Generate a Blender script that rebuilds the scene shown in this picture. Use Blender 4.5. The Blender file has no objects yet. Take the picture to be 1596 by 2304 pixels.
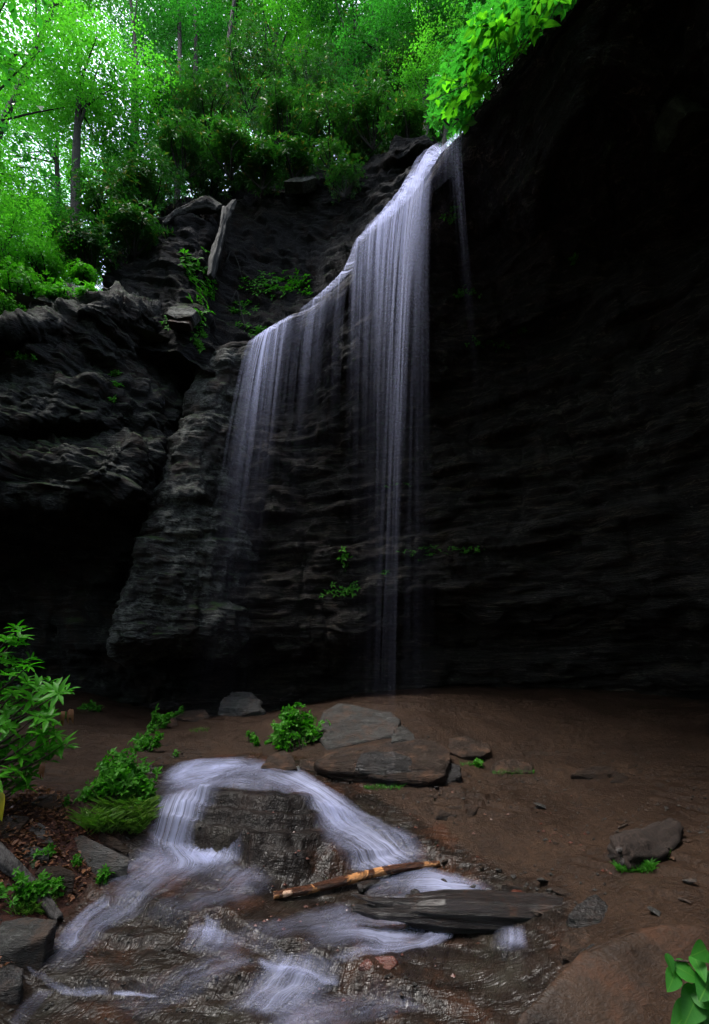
import bpy, bmesh, math, random
import numpy as np
from mathutils import Vector, Matrix, noise as mnoise
from mathutils.bvhtree import BVHTree

scene = bpy.context.scene
COL = scene.collection
R = math.radians

# ------------------------------------------------------------------ camera
EYE = 2.6
F, CU, CV = 1090.0, 798.0, 1152.0          # focal length and centre, in pixels of a 1596 x 2304 picture
PITCH = R(21.3)
SP, CP = math.sin(PITCH), math.cos(PITCH)
cam_data = bpy.data.cameras.new("camera")
cam_data.sensor_fit = 'VERTICAL'; cam_data.sensor_height = 36.0
cam_data.lens = 36.0 * F / 2304.0
cam_data.clip_start = 0.05; cam_data.clip_end = 2000
cam = bpy.data.objects.new("camera", cam_data); COL.objects.link(cam)
cam.location = (0, 0, EYE); cam.rotation_euler = (R(90) + PITCH, 0, 0)
scene.camera = cam

# ------------------------------------------------------------------ sky, sun, exposure
SUN_ELEV, SUN_AZ = R(69), R(-118)             # azimuth from +Y (away from the camera), negative = left
world = bpy.data.worlds.new("World"); scene.world = world; world.use_nodes = True
wn = world.node_tree.nodes; wl = world.node_tree.links
bg = wn['Background']
sky = wn.new('ShaderNodeTexSky'); sky.sky_type = 'NISHITA'; sky.sun_disc = False
sky.sun_elevation = SUN_ELEV; sky.sun_rotation = SUN_AZ
sky.air_density = 1.0; sky.dust_density = 2.0; sky.ozone_density = 1.0
hsv = wn.new('ShaderNodeHueSaturation'); hsv.inputs['Saturation'].default_value = 0.65   # white overcast
wl.new(sky.outputs[0], hsv.inputs['Color']); wl.new(hsv.outputs[0], bg.inputs['Color'])
bg.inputs['Strength'].default_value = 0.15
sun_d = bpy.data.lights.new("sun", 'SUN'); sun_d.energy = 1.5; sun_d.angle = R(20); sun_d.color = (1.0, 0.97, 0.92)
sun = bpy.data.objects.new("sun", sun_d); COL.objects.link(sun)
sd = Vector((math.sin(SUN_AZ) * math.cos(SUN_ELEV), math.cos(SUN_AZ) * math.cos(SUN_ELEV), math.sin(SUN_ELEV)))
sun.rotation_euler = sd.to_track_quat('Z', 'Y').to_euler(); sun.location = sd * 60

scene.view_settings.view_transform = 'Standard'; scene.view_settings.look = 'None'
scene.view_settings.gamma = 1.0; scene.view_settings.exposure = 2.05
scene.view_settings.use_curve_mapping = False
scene.render.engine = 'CYCLES'
cy = scene.cycles
cy.use_denoising = True
cy.max_bounces = 5; cy.diffuse_bounces = 2; cy.glossy_bounces = 2; cy.transmission_bounces = 3
cy.transparent_max_bounces = 24; cy.sample_clamp_indirect = 4.0
cy.use_adaptive_sampling = True; cy.adaptive_threshold = 0.02

# ------------------------------------------------------------------ pixel -> place
def ray(u, v):
    cx = (np.asarray(u, float) - CU) / F; cyy = (CV - np.asarray(v, float)) / F
    return cx, CP - SP * cyy, SP + CP * cyy
def at(u, v, y):                            # the point on that sight line at distance y ahead of the camera
    a, b, c = ray(u, v); t = y / b
    return np.stack([a * t, np.broadcast_to(y, np.shape(a * t)), EYE + c * t], -1)
def atz(u, v, z):                           # ... at height z
    a, b, c = ray(u, v); t = (z - EYE) / c
    return np.stack([a * t, b * t, EYE + c * t], -1)
def pxm(v, y):                              # metres per picture pixel there
    a, b, c = ray(CU, v); return float(y / b / F)

# ------------------------------------------------------------------ noise
def _h(ix, iy, iz, seed):
    M = np.uint32
    n = (ix.astype(np.int64) * 374761393 + iy.astype(np.int64) * 668265263 + iz.astype(np.int64) * 2147483647 + seed * 1274126177) & 0xFFFFFFFF
    n = ((n ^ (n >> 13)) * 1274126177) & 0xFFFFFFFF
    n = ((n ^ (n >> 16)) * 2246822519) & 0xFFFFFFFF
    return ((n ^ (n >> 15)) & 0xFFFFFF) / float(0xFFFFFF)
def vnoise(x, y, z, seed=0):
    x, y, z = np.broadcast_arrays(np.asarray(x, float), np.asarray(y, float), np.asarray(z, float))
    xi, yi, zi = np.floor(x), np.floor(y), np.floor(z)
    fx, fy, fz = x - xi, y - yi, z - zi
    q = lambda t: t * t * t * (t * (t * 6 - 15) + 10)
    fx, fy, fz = q(fx), q(fy), q(fz)
    r = 0
    for dx in (0, 1):
        for dy in (0, 1):
            for dz in (0, 1):
                w = (fx if dx else 1 - fx) * (fy if dy else 1 - fy) * (fz if dz else 1 - fz)
                r = r + w * _h(xi + dx, yi + dy, zi + dz, seed)
    return r * 2 - 1
def fbm(x, y, z, oct=4, seed=0, gain=0.5):
    r = 0; a = 1.0; t = 0
    for i in range(oct):
        r = r + a * vnoise(x, y, z, seed + i * 7); t += a
        x, y = .8 * x - .6 * y, .6 * x + .8 * y; y, z = .87 * y - .5 * z, .5 * y + .87 * z
        x, y, z = x * 2.03 + 3.1, y * 2.03 + 1.7, z * 2.03 + 5.3; a *= gain
    return r / t
def sstep(a, b, x):
    t = np.clip((x - a) / (b - a), 0, 1); return t * t * (3 - 2 * t)

# ------------------------------------------------------------------ mesh helpers
def link(name, me, mat=None, parent=None):
    o = bpy.data.objects.new(name, me); COL.objects.link(o)
    if mat is not None and me is not None and not me.materials: me.materials.append(mat)
    if parent is not None: o.parent = parent
    return o
def mesh(name, V, faces, smooth=True):
    me = bpy.data.meshes.new(name)
    V = np.asarray(V, np.float32); faces = np.asarray(faces, np.int32)
    k = faces.shape[1]
    me.vertices.add(len(V)); me.vertices.foreach_set('co', V.ravel())
    me.loops.add(faces.size); me.loops.foreach_set('vertex_index', faces.ravel())
    me.polygons.add(len(faces))
    me.polygons.foreach_set('loop_start', np.arange(0, faces.size, k, dtype=np.int32))
    me.polygons.foreach_set('use_smooth', np.full(len(faces), smooth))
    me.update(calc_edges=True); me.validate()
    return me
def grid_faces(n, m, flip=False):
    i = np.arange(n * m).reshape(n, m)
    f = np.stack([i[:-1, :-1], i[:-1, 1:], i[1:, 1:], i[1:, :-1]], -1).reshape(-1, 4)
    return f[:, ::-1] if flip else f
def fattr(me, name, val):
    a = me.attributes.new(name, 'FLOAT', 'POINT'); a.data.foreach_set('value', np.asarray(val, np.float32).ravel())
def vattr(me, name, val):
    a = me.attributes.new(name, 'FLOAT_VECTOR', 'POINT'); a.data.foreach_set('vector', np.asarray(val, np.float32).ravel())
def tag(o, label, cat, group=None):
    o['label'] = label; o['category'] = cat
    if group: o['group'] = group
    return o
def struct(o): o['kind'] = 'structure'; return o
def thing(name, label, cat, loc, group=None):
    o = bpy.data.objects.new(name, None); COL.objects.link(o); o.location = [float(q) for q in loc]
    o.empty_display_size = 0.2
    return tag(o, label, cat, group)
def child(name, me, mat, parent):            # mesh given in world coordinates, kept in place under its parent
    o = link(name, me, mat)
    o.parent = parent
    if parent is not None:
        loc = Vector(parent.location); p = parent.parent
        while p is not None: loc += Vector(p.location); p = p.parent
        me.transform(Matrix.Translation(-loc))
    return o
def catmull(C, n):                           # C: (k, ...) control rows -> n rows
    C = np.asarray(C, float); k = len(C)
    t = np.linspace(0, k - 1, n); i = np.minimum(t.astype(int), k - 2); f = t - i
    P = np.concatenate([[2 * C[0] - C[1]], C, [2 * C[-1] - C[-2]]])
    sh = (-1,) + (1,) * (C.ndim - 1); f = f.reshape(sh)
    a, b, c, d = P[i], P[i + 1], P[i + 2], P[i + 3]
    m1, m2 = (c - a) * .4, (d - b) * .4
    return (2*f**3 - 3*f*f + 1) * b + (f**3 - 2*f*f + f) * m1 + (-2*f**3 + 3*f*f) * c + (f**3 - f*f) * m2
def net(C, n, m):
    A = catmull(C, n); return np.swapaxes(catmull(np.swapaxes(A, 0, 1), m), 0, 1)
def grid_normals(P):
    a = np.gradient(P, axis=0); b = np.gradient(P, axis=1)
    nn = np.cross(a, b); return nn / (np.linalg.norm(nn, axis=-1, keepdims=True) + 1e-9)

def strata(P, amp=1.0, seed=0, chunk=0.0, dip=(0.0, 0.0), scales=((1.1, .34), (.42, .19), (.17, .085), (.075, .035)), stretch=.45):
    """layered rock relief: beds of uneven thickness that stick out or lie back, broken along their length"""
    x, y, z = P[..., 0], P[..., 1], P[..., 2]
    out = 0
    zz = z + dip[0] * x + dip[1] * y + .5 * fbm(x * .22, y * .22, z * .3, 3, seed + 50) + .06 * fbm(x * 1.3, y * 1.3, z * 2, 3, seed + 9)
    for k, (t, a) in enumerate(scales):
        q = zz / t + .5 * vnoise(zz * .7 / t, 0, 0, seed + k)
        i = np.floor(q); f = q - i
        lat = stretch / t ** .6
        h0 = vnoise(x * lat, y * lat, i * 17.31, seed + 11 * k) + .5 * vnoise(x * lat * 3.1, y * lat * 3.1, i * 9.77, seed + 13 * k)
        h1 = vnoise(x * lat, y * lat, (i + 1) * 17.31, seed + 11 * k) + .5 * vnoise(x * lat * 3.1, y * lat * 3.1, (i + 1) * 9.77, seed + 13 * k)
        s = sstep(.88, 1.0, f)
        out = out + a * (h0 * (1 - s) + h1 * s - .35 * a * np.exp(-((f - .9) / .08) ** 2))
    out = out + .16 * fbm(x * 1.1, y * 1.1, z * 2.6, 6, seed + 31, .6) - .10 * sstep(.0, .5, np.abs(fbm(x * .8, y * .8, z * .35, 3, seed + 91)) * -4 + .5) + .22 * fbm(x * .35, y * .35, z * .5, 3, seed + 77)
    if chunk:                                # blocky facets and pits
        out = out + chunk * (.5 * fbm(x * .9, y * .9, z * 1.1, 6, seed + 131, .62) + .3 * np.abs(fbm(x * .7 + z * .3, y * .7, z * .8 - x * .3, 4, seed + 141)))
    return out * amp

# ------------------------------------------------------------------ materials
def mat(name):
    m = bpy.data.materials.new(name); m.use_nodes = True
    nt = m.node_tree; nt.nodes.clear()
    out = nt.nodes.new('ShaderNodeOutputMaterial')
    return m, nt, out
class NT:
    def __init__(s, nt): s.nt = nt
    def n(s, t, ins=None, **kw):
        nd = s.nt.nodes.new('ShaderNode' + t)
        for k, v in kw.items(): setattr(nd, k, v)
        for k, v in (ins or {}).items(): s.set(nd, k, v)
        return nd
    def set(s, nd, k, v):
        i = nd.inputs[k]
        if hasattr(v, 'is_output') or isinstance(v, bpy.types.NodeSocket): s.nt.links.new(v, i)
        else: i.default_value = v
    def pos(s): return s.n('NewGeometry').outputs['Position']
    def mapping(s, vec, scale, loc=(0, 0, 0), rot=(0, 0, 0)):
        return s.n('Mapping', {'Vector': vec, 'Scale': scale, 'Location': loc, 'Rotation': rot}).outputs[0]
    def noise(s, vec, scale, detail=4, rough=.55, dist=0.0):
        return s.n('TexNoise', {'Vector': vec, 'Scale': scale, 'Detail': detail, 'Roughness': rough, 'Distortion': dist}).outputs['Fac']
    def ramp(s, fac, stops, interp='LINEAR'):
        r = s.n('ValToRGB', {'Fac': fac}); cr = r.color_ramp; cr.interpolation = interp
        while len(cr.elements) < len(stops): cr.elements.new(.5)
        for e, (p, c) in zip(cr.elements, stops):
            e.position = p; e.color = (c, c, c, 1) if isinstance(c, (int, float)) else (*c, 1)
        return r.outputs[0]
    def mix(s, fac, a, b, blend='MIX'):
        m = s.n('Mix', data_type='RGBA', blend_type=blend)
        for nm, v in (('Factor', fac), ('A', a), ('B', b)):
            i = [q for q in m.inputs if q.name == nm and (q.type == 'RGBA' if nm != 'Factor' else q.type == 'VALUE')][0]
            if isinstance(v, bpy.types.NodeSocket): s.nt.links.new(v, i)
            else: i.default_value = v if nm == 'Factor' else ((*v, 1) if len(v) == 3 else v)
        return [q for q in m.outputs if q.type == 'RGBA'][0]
    def math(s, op, a, b=0.0, clamp=False):
        m = s.n('Math', operation=op, use_clamp=clamp); s.set(m, 0, a); s.set(m, 1, b); return m.outputs[0]
    def attr(s, name): return s.n('Attribute', attribute_name=name)
    def bump(s, h, strength, dist, normal=None):
        b = s.n('Bump', {'Height': h, 'Strength': strength, 'Distance': dist})
        if normal is not None: s.set(b, 'Normal', normal)
        return b.outputs[0]

def rock_mat(name, dark, light, lichen=(.2, .21, .2), lich=.62, rough=(.45, .8), moss=0.0, rust=(.10, .05, .028), rustamt=.35, band=5.0, bump=.8, scale=1.0, coat=0.0, spec=.45, bed_highlight=None):
    m, nt, out = mat(name); t = NT(nt); p = t.pos()
    beds = t.noise(t.mapping(p, (.5, .5, band)), 1.6 * scale, 4, .7, .3)
    fine = t.noise(t.mapping(p, (7, 7, 22)), 1.5 * scale, 3, .75)
    mid = t.noise(p, 1.5 * scale, 4, .7)
    c = t.mix(t.ramp(beds, [(.3, 0), (.7, 1)]), dark, light)
    c = t.mix(t.math('MULTIPLY', t.ramp(mid, [(.5, 0), (.66, 1)]), rustamt), c, rust)
    c = t.mix(t.math('MULTIPLY', t.ramp(t.math('ADD', t.math('MULTIPLY', t.math('SUBTRACT', 1.0, mid), .55), t.math('MULTIPLY', fine, .45)), [(lich - .03, 0), (lich + .05, 1)]), .8), c, lichen)
    c = t.mix(t.math('MULTIPLY', t.ramp(fine, [(.3, 0), (.7, 1)]), .5), t.mix(.5, c, (0, 0, 0)), c) if False else t.mix(t.ramp(fine, [(.3, .55), (.55, 0)]), c, t.mix(.6, c, (.004, .004, .004)))
    if bed_highlight: c = t.mix(t.math('MULTIPLY', t.ramp(beds, [(.565, 0), (.58, 1), (.60, 0)]), t.ramp(mid, [(.38, 0), (.6, 1)])), c, bed_highlight)  # thin pale bands paint highlights along the beds into the colour
    if moss:
        up = t.n('SeparateXYZ', {0: t.n('NewGeometry').outputs['Normal']}).outputs[2]
        f = t.math('MULTIPLY', t.ramp(up, [(.3, 0), (.75, 1)]), t.ramp(mid, [(.5 - moss * .2, 0), (.62, 1)]))
        c = t.mix(f, c, (.025, .055, .012))
    rr = t.ramp(mid, [(.35, rough[0]), (.65, rough[1])])
    h = t.math('ADD', fine, t.math('MULTIPLY', beds, 1.6))
    b = t.n('BsdfPrincipled', {'Base Color': c, 'Roughness': rr, 'Normal': t.bump(h, bump, .09 / scale), 'Coat Weight': coat, 'Coat Roughness': .15, 'Specular IOR Level': spec})
    nt.links.new(b.outputs[0], out.inputs[0])
    return m
MROCK_WALL = rock_mat('dark_wet_schist', (.005, .0044, .0043), (.028, .024, .021), lichen=(.085, .08, .066), lich=.60, rough=(.6, .9), rust=(.022, .010, .006), band=7, spec=.14, bed_highlight=(.11, .092, .065), bump=1.0)
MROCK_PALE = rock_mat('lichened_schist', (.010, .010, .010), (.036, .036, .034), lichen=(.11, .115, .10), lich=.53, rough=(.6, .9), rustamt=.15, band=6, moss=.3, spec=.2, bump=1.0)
MROCK_LEFT = rock_mat('layered_schist', (.0035, .0035, .0035), (.017, .017, .016), lichen=(.07, .073, .062), lich=.57, rough=(.55, .85), rustamt=.2, band=8, moss=.5, spec=.2, bump=1.0, bed_highlight=(.08, .08, .075))
MROCK_UP = rock_mat('shaded_schist', (.0022, .0022, .0026), (.010, .0095, .010), lichen=(.06, .06, .06), lich=.66, rough=(.6, .9), rustamt=.1, band=8, moss=.3, spec=.12, bump=1.0, bed_highlight=(.05, .05, .05))
MROCK_GREY = rock_mat('grey_slab_rock', (.028, .026, .025), (.08, .076, .072), lichen=(.13, .13, .12), lich=.60, rough=(.4, .65), rustamt=.3, band=3, scale=2.5, bump=1.0, spec=.25)
MROCK_BOULD = rock_mat('grey_boulder_rock', (.013, .012, .011), (.042, .039, .036), lichen=(.085, .085, .078), lich=.58, rough=(.45, .75), rustamt=.35, band=4, scale=2.2, bump=1.0, spec=.2)
MROCK_BROWN = rock_mat('brown_wet_rock', (.009, .005, .0032), (.03, .0185, .0125), lichen=(.055, .043, .034), lich=.62, rough=(.4, .7), rustamt=.5, band=4, scale=2.2, bump=1.0, spec=.18)
MROCK_WET = rock_mat('black_wet_rock', (.005, .0045, .0045), (.018, .015, .014), lichen=(.04, .034, .03), lich=.66, rough=(.28, .55), rust=(.045, .02, .01), rustamt=.4, band=7, scale=1.8, bump=1.0, coat=.0, spec=.4)
MROCK_RED = rock_mat('red_wet_rock', (.045, .012, .008), (.10, .03, .018), lichen=(.14, .07, .045), lich=.62, rough=(.12, .4), rustamt=.3, band=3, scale=3, bump=.7, coat=.15)

def ground_mat():
    m, nt, out = mat('creek_bed_and_soil'); t = NT(nt); p = t.pos()
    wet = t.attr('rocky').outputs['Fac']; lit = t.attr('litter').outputs['Fac']
    g1 = t.noise(p, 1.3, 5, .68, .3); g2 = t.noise(p, 14, 4, .75)
    soil = t.mix(t.ramp(g1, [(.3, 0), (.7, 1)]), (.013, .0064, .0034), (.030, .0153, .0078))
    soil = t.mix(t.ramp(g2, [(.32, .75), (.55, 0)]), soil, (.007, .004, .0027))
    soil = t.mix(t.ramp(g2, [(.66, 0), (.74, .6)]), soil, (.075, .055, .042))
    lt = t.mix(t.ramp(g2, [(.35, 0), (.65, 1)]), (.010, .0035, .0025), (.042, .013, .008))
    soil = t.mix(lit, soil, lt)
    beds = t.noise(t.mapping(p, (.6, 1.9, 1.5), rot=(0, 0, .35)), 2.6, 4, .7, .4)
    fl = t.noise(t.mapping(t.mapping(p, (1, 1, 1), rot=(0, 0, .5)), (6, 1.0, 2)), 3.2, 3, .7, .5)
    rock = t.mix(t.ramp(beds, [(.3, 0), (.72, 1)]), (.0035, .0024, .002), (.0175, .0118, .0088))
    rock = t.mix(t.ramp(g1, [(.5, 0), (.66, .6)]), rock, (.045, .018, .009))
    rock = t.mix(t.ramp(g1, [(.3, .55), (.45, 0)]), rock, (.028, .026, .02))
    rock = t.mix(t.ramp(t.math('ADD', t.math('MULTIPLY', fl, .6), t.math('MULTIPLY', g2, .4)), [(.6, 0), (.72, .4)]), rock, (.05, .038, .029))
    blk = t.attr('casc').outputs['Fac']
    rock = t.mix(t.math('MULTIPLY', blk, .85), rock, t.mix(t.ramp(beds, [(.35, 0), (.7, 1)]), (.004, .0035, .0035), (.02, .017, .016)))
    wf = t.ramp(t.math('ADD', wet, t.math('MULTIPLY', t.math('SUBTRACT', g1, .5), 1.4)), [(.4, 0), (.6, 1)])
    c = t.mix(wf, soil, rock)
    rough = t.n('Mix', data_type='FLOAT')
    for i, v in ((0, wf), (2, t.ramp(g1, [(.35, .42), (.65, .75)])), (3, t.ramp(fl, [(.35, .22), (.7, .5)]))): t.set(rough, i, v)
    h2 = t.math('ADD', t.math('MULTIPLY', beds, 1.5), t.math('MULTIPLY', fl, .75))
    hm = t.n('Mix', data_type='FLOAT'); t.set(hm, 0, wf); t.set(hm, 2, t.math('MULTIPLY', g2, 1.3)); t.set(hm, 3, h2)
    b = t.n('BsdfPrincipled', {'Base Color': c, 'Roughness': rough.outputs[0], 'Normal': t.bump(hm.outputs[0], .9, .04), 'Specular IOR Level': t.math('MULTIPLY', t.math('ADD', .14, t.math('MULTIPLY', wf, .04)), t.math('SUBTRACT', 1.0, t.math('MULTIPLY', blk, .65)))})
    nt.links.new(b.outputs[0], out.inputs[0])
    return m
MGROUND = ground_mat()

def water_mat(name, streak=(26, .35), lo=.42, hi=.72, tint=(.80, .83, 1.0), power=1.0, base=0.0, clump=0.0):
    """silky falling or running water: white threads of air-filled water, clear between"""
    m, nt, out = mat(name); t = NT(nt)
    uv = t.attr('flow').outputs['Vector']; d = t.attr('dens').outputs['Fac']
    a = t.noise(t.mapping(uv, (streak[0], streak[1], 1)), 1.0, 3, .6, .15)
    b = t.noise(t.mapping(uv, (streak[0] * 4.2, streak[1] * 1.4, 1), (7, 3, 0)), 1.0, 2, .6)
    s = t.math('ADD', t.math('MULTIPLY', a, .65), t.math('MULTIPLY', b, .35))
    s = t.ramp(s, [(lo, base), (hi, 1)])
    if clump: s = t.math('MULTIPLY', s, t.ramp(t.noise(t.mapping(uv, (clump, .06, 1), (3, 1, 0)), 1.0, 2, .5), [(.3, .12), (.65, 1.0)]))
    al = t.math('MULTIPLY', t.math('POWER', s, power), d, True)
    dif = t.n('BsdfDiffuse', {'Color': (*tint, 1)}); tra = t.n('BsdfTranslucent', {'Color': (*tint, 1)})
    mx = t.n('MixShader', {0: .5, 1: dif.outputs[0], 2: tra.outputs[0]})
    tr = t.n('BsdfTransparent')
    fin = t.n('MixShader', {0: al, 1: tr.outputs[0], 2: mx.outputs[0]})
    nt.links.new(fin.outputs[0], out.inputs[0])
    return m
MFALL = water_mat('falling_water', (9, .10), .40, .68, tint=(.66, .69, .98), clump=2.6)
MSTREAM = water_mat('running_water', (15, .4), .32, .68, tint=(.50, .53, .76), base=.08)

def leaf_mat(name, c1, c2, trans=.45, rough=.4, yellow=None, tr_tint=None, veins=False, spec=.3):
    m, nt, out = mat(name); t = NT(nt)
    rnd = t.n('NewGeometry').outputs['Random Per Island']
    big = t.noise(t.pos(), .6, 3, .6)
    c = t.mix(t.math('ADD', t.math('MULTIPLY', rnd, .6), t.math('MULTIPLY', big, .4)), c1, c2)
    if yellow: c = t.mix(t.ramp(rnd, [(.93, 0), (.97, .8)]), c, yellow)
    if veins:
        orn = t.n('ObjectInfo').outputs['Random']
        c = t.mix(orn, t.mix(.55, c, (c1[0] * .4, c1[1] * .5, c1[2] * .6)), c)
        g = t.n('SeparateXYZ', {0: t.n('TexCoord').outputs['Object']}); ay = t.math('ABSOLUTE', g.outputs[1])
        w = t.math('FRACT', t.math('MULTIPLY', t.math('SUBTRACT', g.outputs[0], t.math('MULTIPLY', ay, .7)), 8.0))
        vn = t.math('MAXIMUM', t.ramp(ay, [(.008, 1), (.02, 0)]), t.ramp(w, [(.0, .55), (.12, 0)]))
        c = t.mix(t.math('MULTIPLY', vn, .45), c, (c2[0] * 1.5 + .03, c2[1] * 1.2, c2[2] * 1.5))
    b = t.n('BsdfPrincipled', {'Base Color': c, 'Roughness': rough, 'Specular IOR Level': spec})
    tc = t.mix(1.0, c, tr_tint or (1.05, 1.75, .5), 'MULTIPLY')
    tl = t.n('BsdfTranslucent', {'Color': tc})
    mx = t.n('MixShader', {0: trans, 1: b.outputs[0], 2: tl.outputs[0]})
    nt.links.new(mx.outputs[0], out.inputs[0])
    return m
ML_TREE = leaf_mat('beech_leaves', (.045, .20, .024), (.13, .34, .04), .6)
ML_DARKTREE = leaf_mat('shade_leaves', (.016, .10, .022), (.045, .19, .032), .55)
ML_RHODO = leaf_mat('rhododendron_leaves', (.010, .055, .012), (.042, .12, .02), .3, .45, yellow=(.16, .09, .03))
ML_HANG = leaf_mat('hydrangea_leaves', (.04, .17, .015), (.10, .27, .02), .55, .45)
ML_BUSH = leaf_mat('herb_leaves', (.022, .12, .008), (.06, .2, .014), .4, .5, spec=.15)
ML_GRASS = leaf_mat('grass_blades', (.045, .12, .015), (.11, .17, .03), .35, .4)
ML_YELLOW = leaf_mat('yellowing_leaf', (.25, .26, .02), (.3, .22, .02), .5, .4)
ML_DEAD = leaf_mat('dead_leaves', (.07, .022, .012), (.16, .07, .03), .15, .5)
def bark_mat(name, c1, c2, c3=None, rough=.75, stretch=(8, 8, 1.2), bump=.8, coat=0.0, c3amt=(.55, .66), rz=0.0, spec=.25, c3s=3.5):
    m, nt, out = mat(name); t = NT(nt); q = t.pos()
    if rz: q = t.mapping(q, (1, 1, 1), rot=(0, 0, rz))
    a = t.noise(t.mapping(q, stretch), 3, 5, .75, .5); g = t.noise(t.mapping(q, stretch), 11, 3, .7, .3)
    c = t.mix(t.ramp(a, [(.36, 0), (.62, 1)]), c1, c2)
    c = t.mix(t.ramp(g, [(.32, .8), (.5, 0)]), c, (c1[0] * .35, c1[1] * .35, c1[2] * .35))
    if c3: c = t.mix(t.ramp(t.noise(q, c3s, 5, .7, .8), [(c3amt[0], 0), (c3amt[1], 1)]), c, c3)
    b = t.n('BsdfPrincipled', {'Base Color': c, 'Roughness': rough, 'Normal': t.bump(t.math('ADD', a, t.math('MULTIPLY', g, .6)), bump, .05), 'Coat Weight': coat, 'Coat Roughness': .2, 'Specular IOR Level': spec})
    nt.links.new(b.outputs[0], out.inputs[0]); return m
MBARK = bark_mat('dark_bark', (.004, .0035, .003), (.014, .012, .010))
MBARK_GREY = bark_mat('grey_weathered_wood', (.018, .015, .014), (.09, .082, .078), (.03, .012, .008), stretch=(1.2, 10, 6), rz=0.95)
MBARK_PALE = bark_mat('pale_lichened_bark', (.006, .006, .0055), (.028, .028, .025), (.006, .006, .005))
MWET_LOG = bark_mat('wet_log', (.005, .0035, .003), (.026, .017, .015), (.04, .018, .01), rough=.34, stretch=(1.0, 10, 10), coat=.12, bump=1.0, spec=.5)
MORANGE = bark_mat('peeled_orange_branch', (.014, .005, .003), (.09, .03, .012), (.42, .19, .07), rough=.4, stretch=(1.5, 9, 9), c3amt=(.50, .54), rz=-.4, c3s=1.7)
MROCK_SLAB = rock_mat('smooth_brown_slab', (.008, .0045, .0027), (.030, .0165, .0095), lichen=(.03, .022, .015), lich=.66, rough=(.45, .7), rust=(.05, .02, .009), rustamt=.6, band=1.2, scale=1.6, bump=.32, spec=.2)
MTWIG = bark_mat('twig_bark', (.02, .014, .01), (.06, .04, .03))
# ================================================================== ground
CTRL = [(800,2304,0.),(400,2304,0.),(50,2304,-.05),(1200,2304,.15),(100,2200,.05),(400,2200,.12),(700,2200,.15),(1000,2200,.2),(1250,2200,.35),
 (250,2100,.25),(500,2080,.40),(800,2080,.35),(1100,2100,.35),(1300,2100,.52),(1500,2080,.72),(1590,2200,.65),(150,2050,.36),(40,2000,.6),(0,2150,.25),
 (400,1960,.6),(600,1990,.55),(800,1960,.6),(1000,1960,.6),(1250,1960,.74),(1450,1960,.86),(230,1950,.64),(100,1900,.92),
 (400,1912,.72),(500,1925,.66),(650,1960,.6),(520,1850,1.05),(650,1880,.92),(730,1935,.68),(370,1850,.98),
 (360,1790,1.2),(500,1785,1.33),(650,1800,1.26),(800,1850,.98),(900,1910,.76),(400,1728,1.5),(550,1718,1.55),(680,1745,1.46),(780,1790,1.24),
 (300,1800,1.2),(200,1850,1.1),(250,1700,1.65),(100,1750,1.48),(0,1800,1.28),(470,1690,1.7),(450,1640,2.0),(300,1600,2.3),(200,1560,2.8),(100,1548,3.),
 (600,1600,2.3),(750,1770,1.3),(900,1770,1.3),(850,1690,1.75),(900,1612,2.29),(1100,1750,1.35),(1300,1750,1.36),(1500,1750,1.4),(1200,1650,1.95),
 (1500,1650,2.0),(1300,1602,2.36),(1500,1610,2.3),(1050,1850,1.0),(1300,1850,1.03),(1500,1850,1.08),(1590,1900,1.0),(1590,2000,.84)]
cp = np.array([atz(u, v, z) for u, v, z in CTRL])
cw = np.array([(0,2,-.1),(-3,2,-.1),(4,2,.4),(-6,0,.8),(7,0,1.2),(0,-6,.8),(-12,8,2.4),(12,8,1.9),(-16,16,3.6),(14,16,3.0),(0,18,3.0),(-12,-6,3),(12,-8,2),(0,-20,3),(-25,5,7),(25,5,4),(0,30,4),(-25,30,6),(25,30,4)], float)
cp = np.concatenate([cp, cw])
def _U(r2): return np.where(r2 > 0, r2 * np.log(r2 + 1e-12), 0) * .5
n_ = len(cp); K = _U(((cp[:, None, :2] - cp[None, :, :2]) ** 2).sum(-1)) + np.eye(n_) * .15
Pm = np.concatenate([np.ones((n_, 1)), cp[:, :2]], 1)
Amat = np.block([[K, Pm], [Pm.T, np.zeros((3, 3))]])
tps = np.linalg.solve(Amat, np.concatenate([cp[:, 2], np.zeros(3)]))
def zbase(x, y):
    x = np.asarray(x, float); y = np.asarray(y, float); sh = np.broadcast(x, y).shape
    x = np.broadcast_to(x, sh).ravel(); y = np.broadcast_to(y, sh).ravel(); z = np.full(x.shape, tps[n_]) + tps[n_ + 1] * x + tps[n_ + 2] * y
    for i in range(n_): z = z + tps[i] * _U((x - cp[i, 0]) ** 2 + (y - cp[i, 1]) ** 2)
    z = np.clip(z, -.6, 9)
    return z.reshape(sh)
_t = np.concatenate([np.arange(2.5, 14, .03), np.arange(14, 26, .1)])
ZFN = [zbase]
def gpt(u, v):                     # where a sight line meets the ground
    a, b, c = ray(u, v); x, y = a * _t / b, _t; z = EYE + c * _t / b
    g = ZFN[0](x, y); k = np.argmax(z < g)
    if not (z < g).any(): k = len(_t) - 1
    return np.array([x[k], y[k], g[k]])
def gpoly(pts): return np.array([gpt(u, v) for u, v in pts])
def polydist(x, y, poly, closed=True):
    d = np.full(x.shape, 1e9); inside = np.zeros(x.shape, bool); n = len(poly)
    for i in range(n if closed else n - 1):
        ax, ay = poly[i][:2]; bx, by = poly[(i + 1) % n][:2]
        dx, dy = bx - ax, by - ay; tt = np.clip(((x - ax) * dx + (y - ay) * dy) / (dx * dx + dy * dy + 1e-9), 0, 1)
        d = np.minimum(d, np.hypot(x - ax - tt * dx, y - ay - tt * dy))
        c = ((ay > y) != (by > y)) & (x < (bx - ax) * (y - ay) / (by - ay + 1e-12) + ax); inside ^= c
    return d, inside
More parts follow.
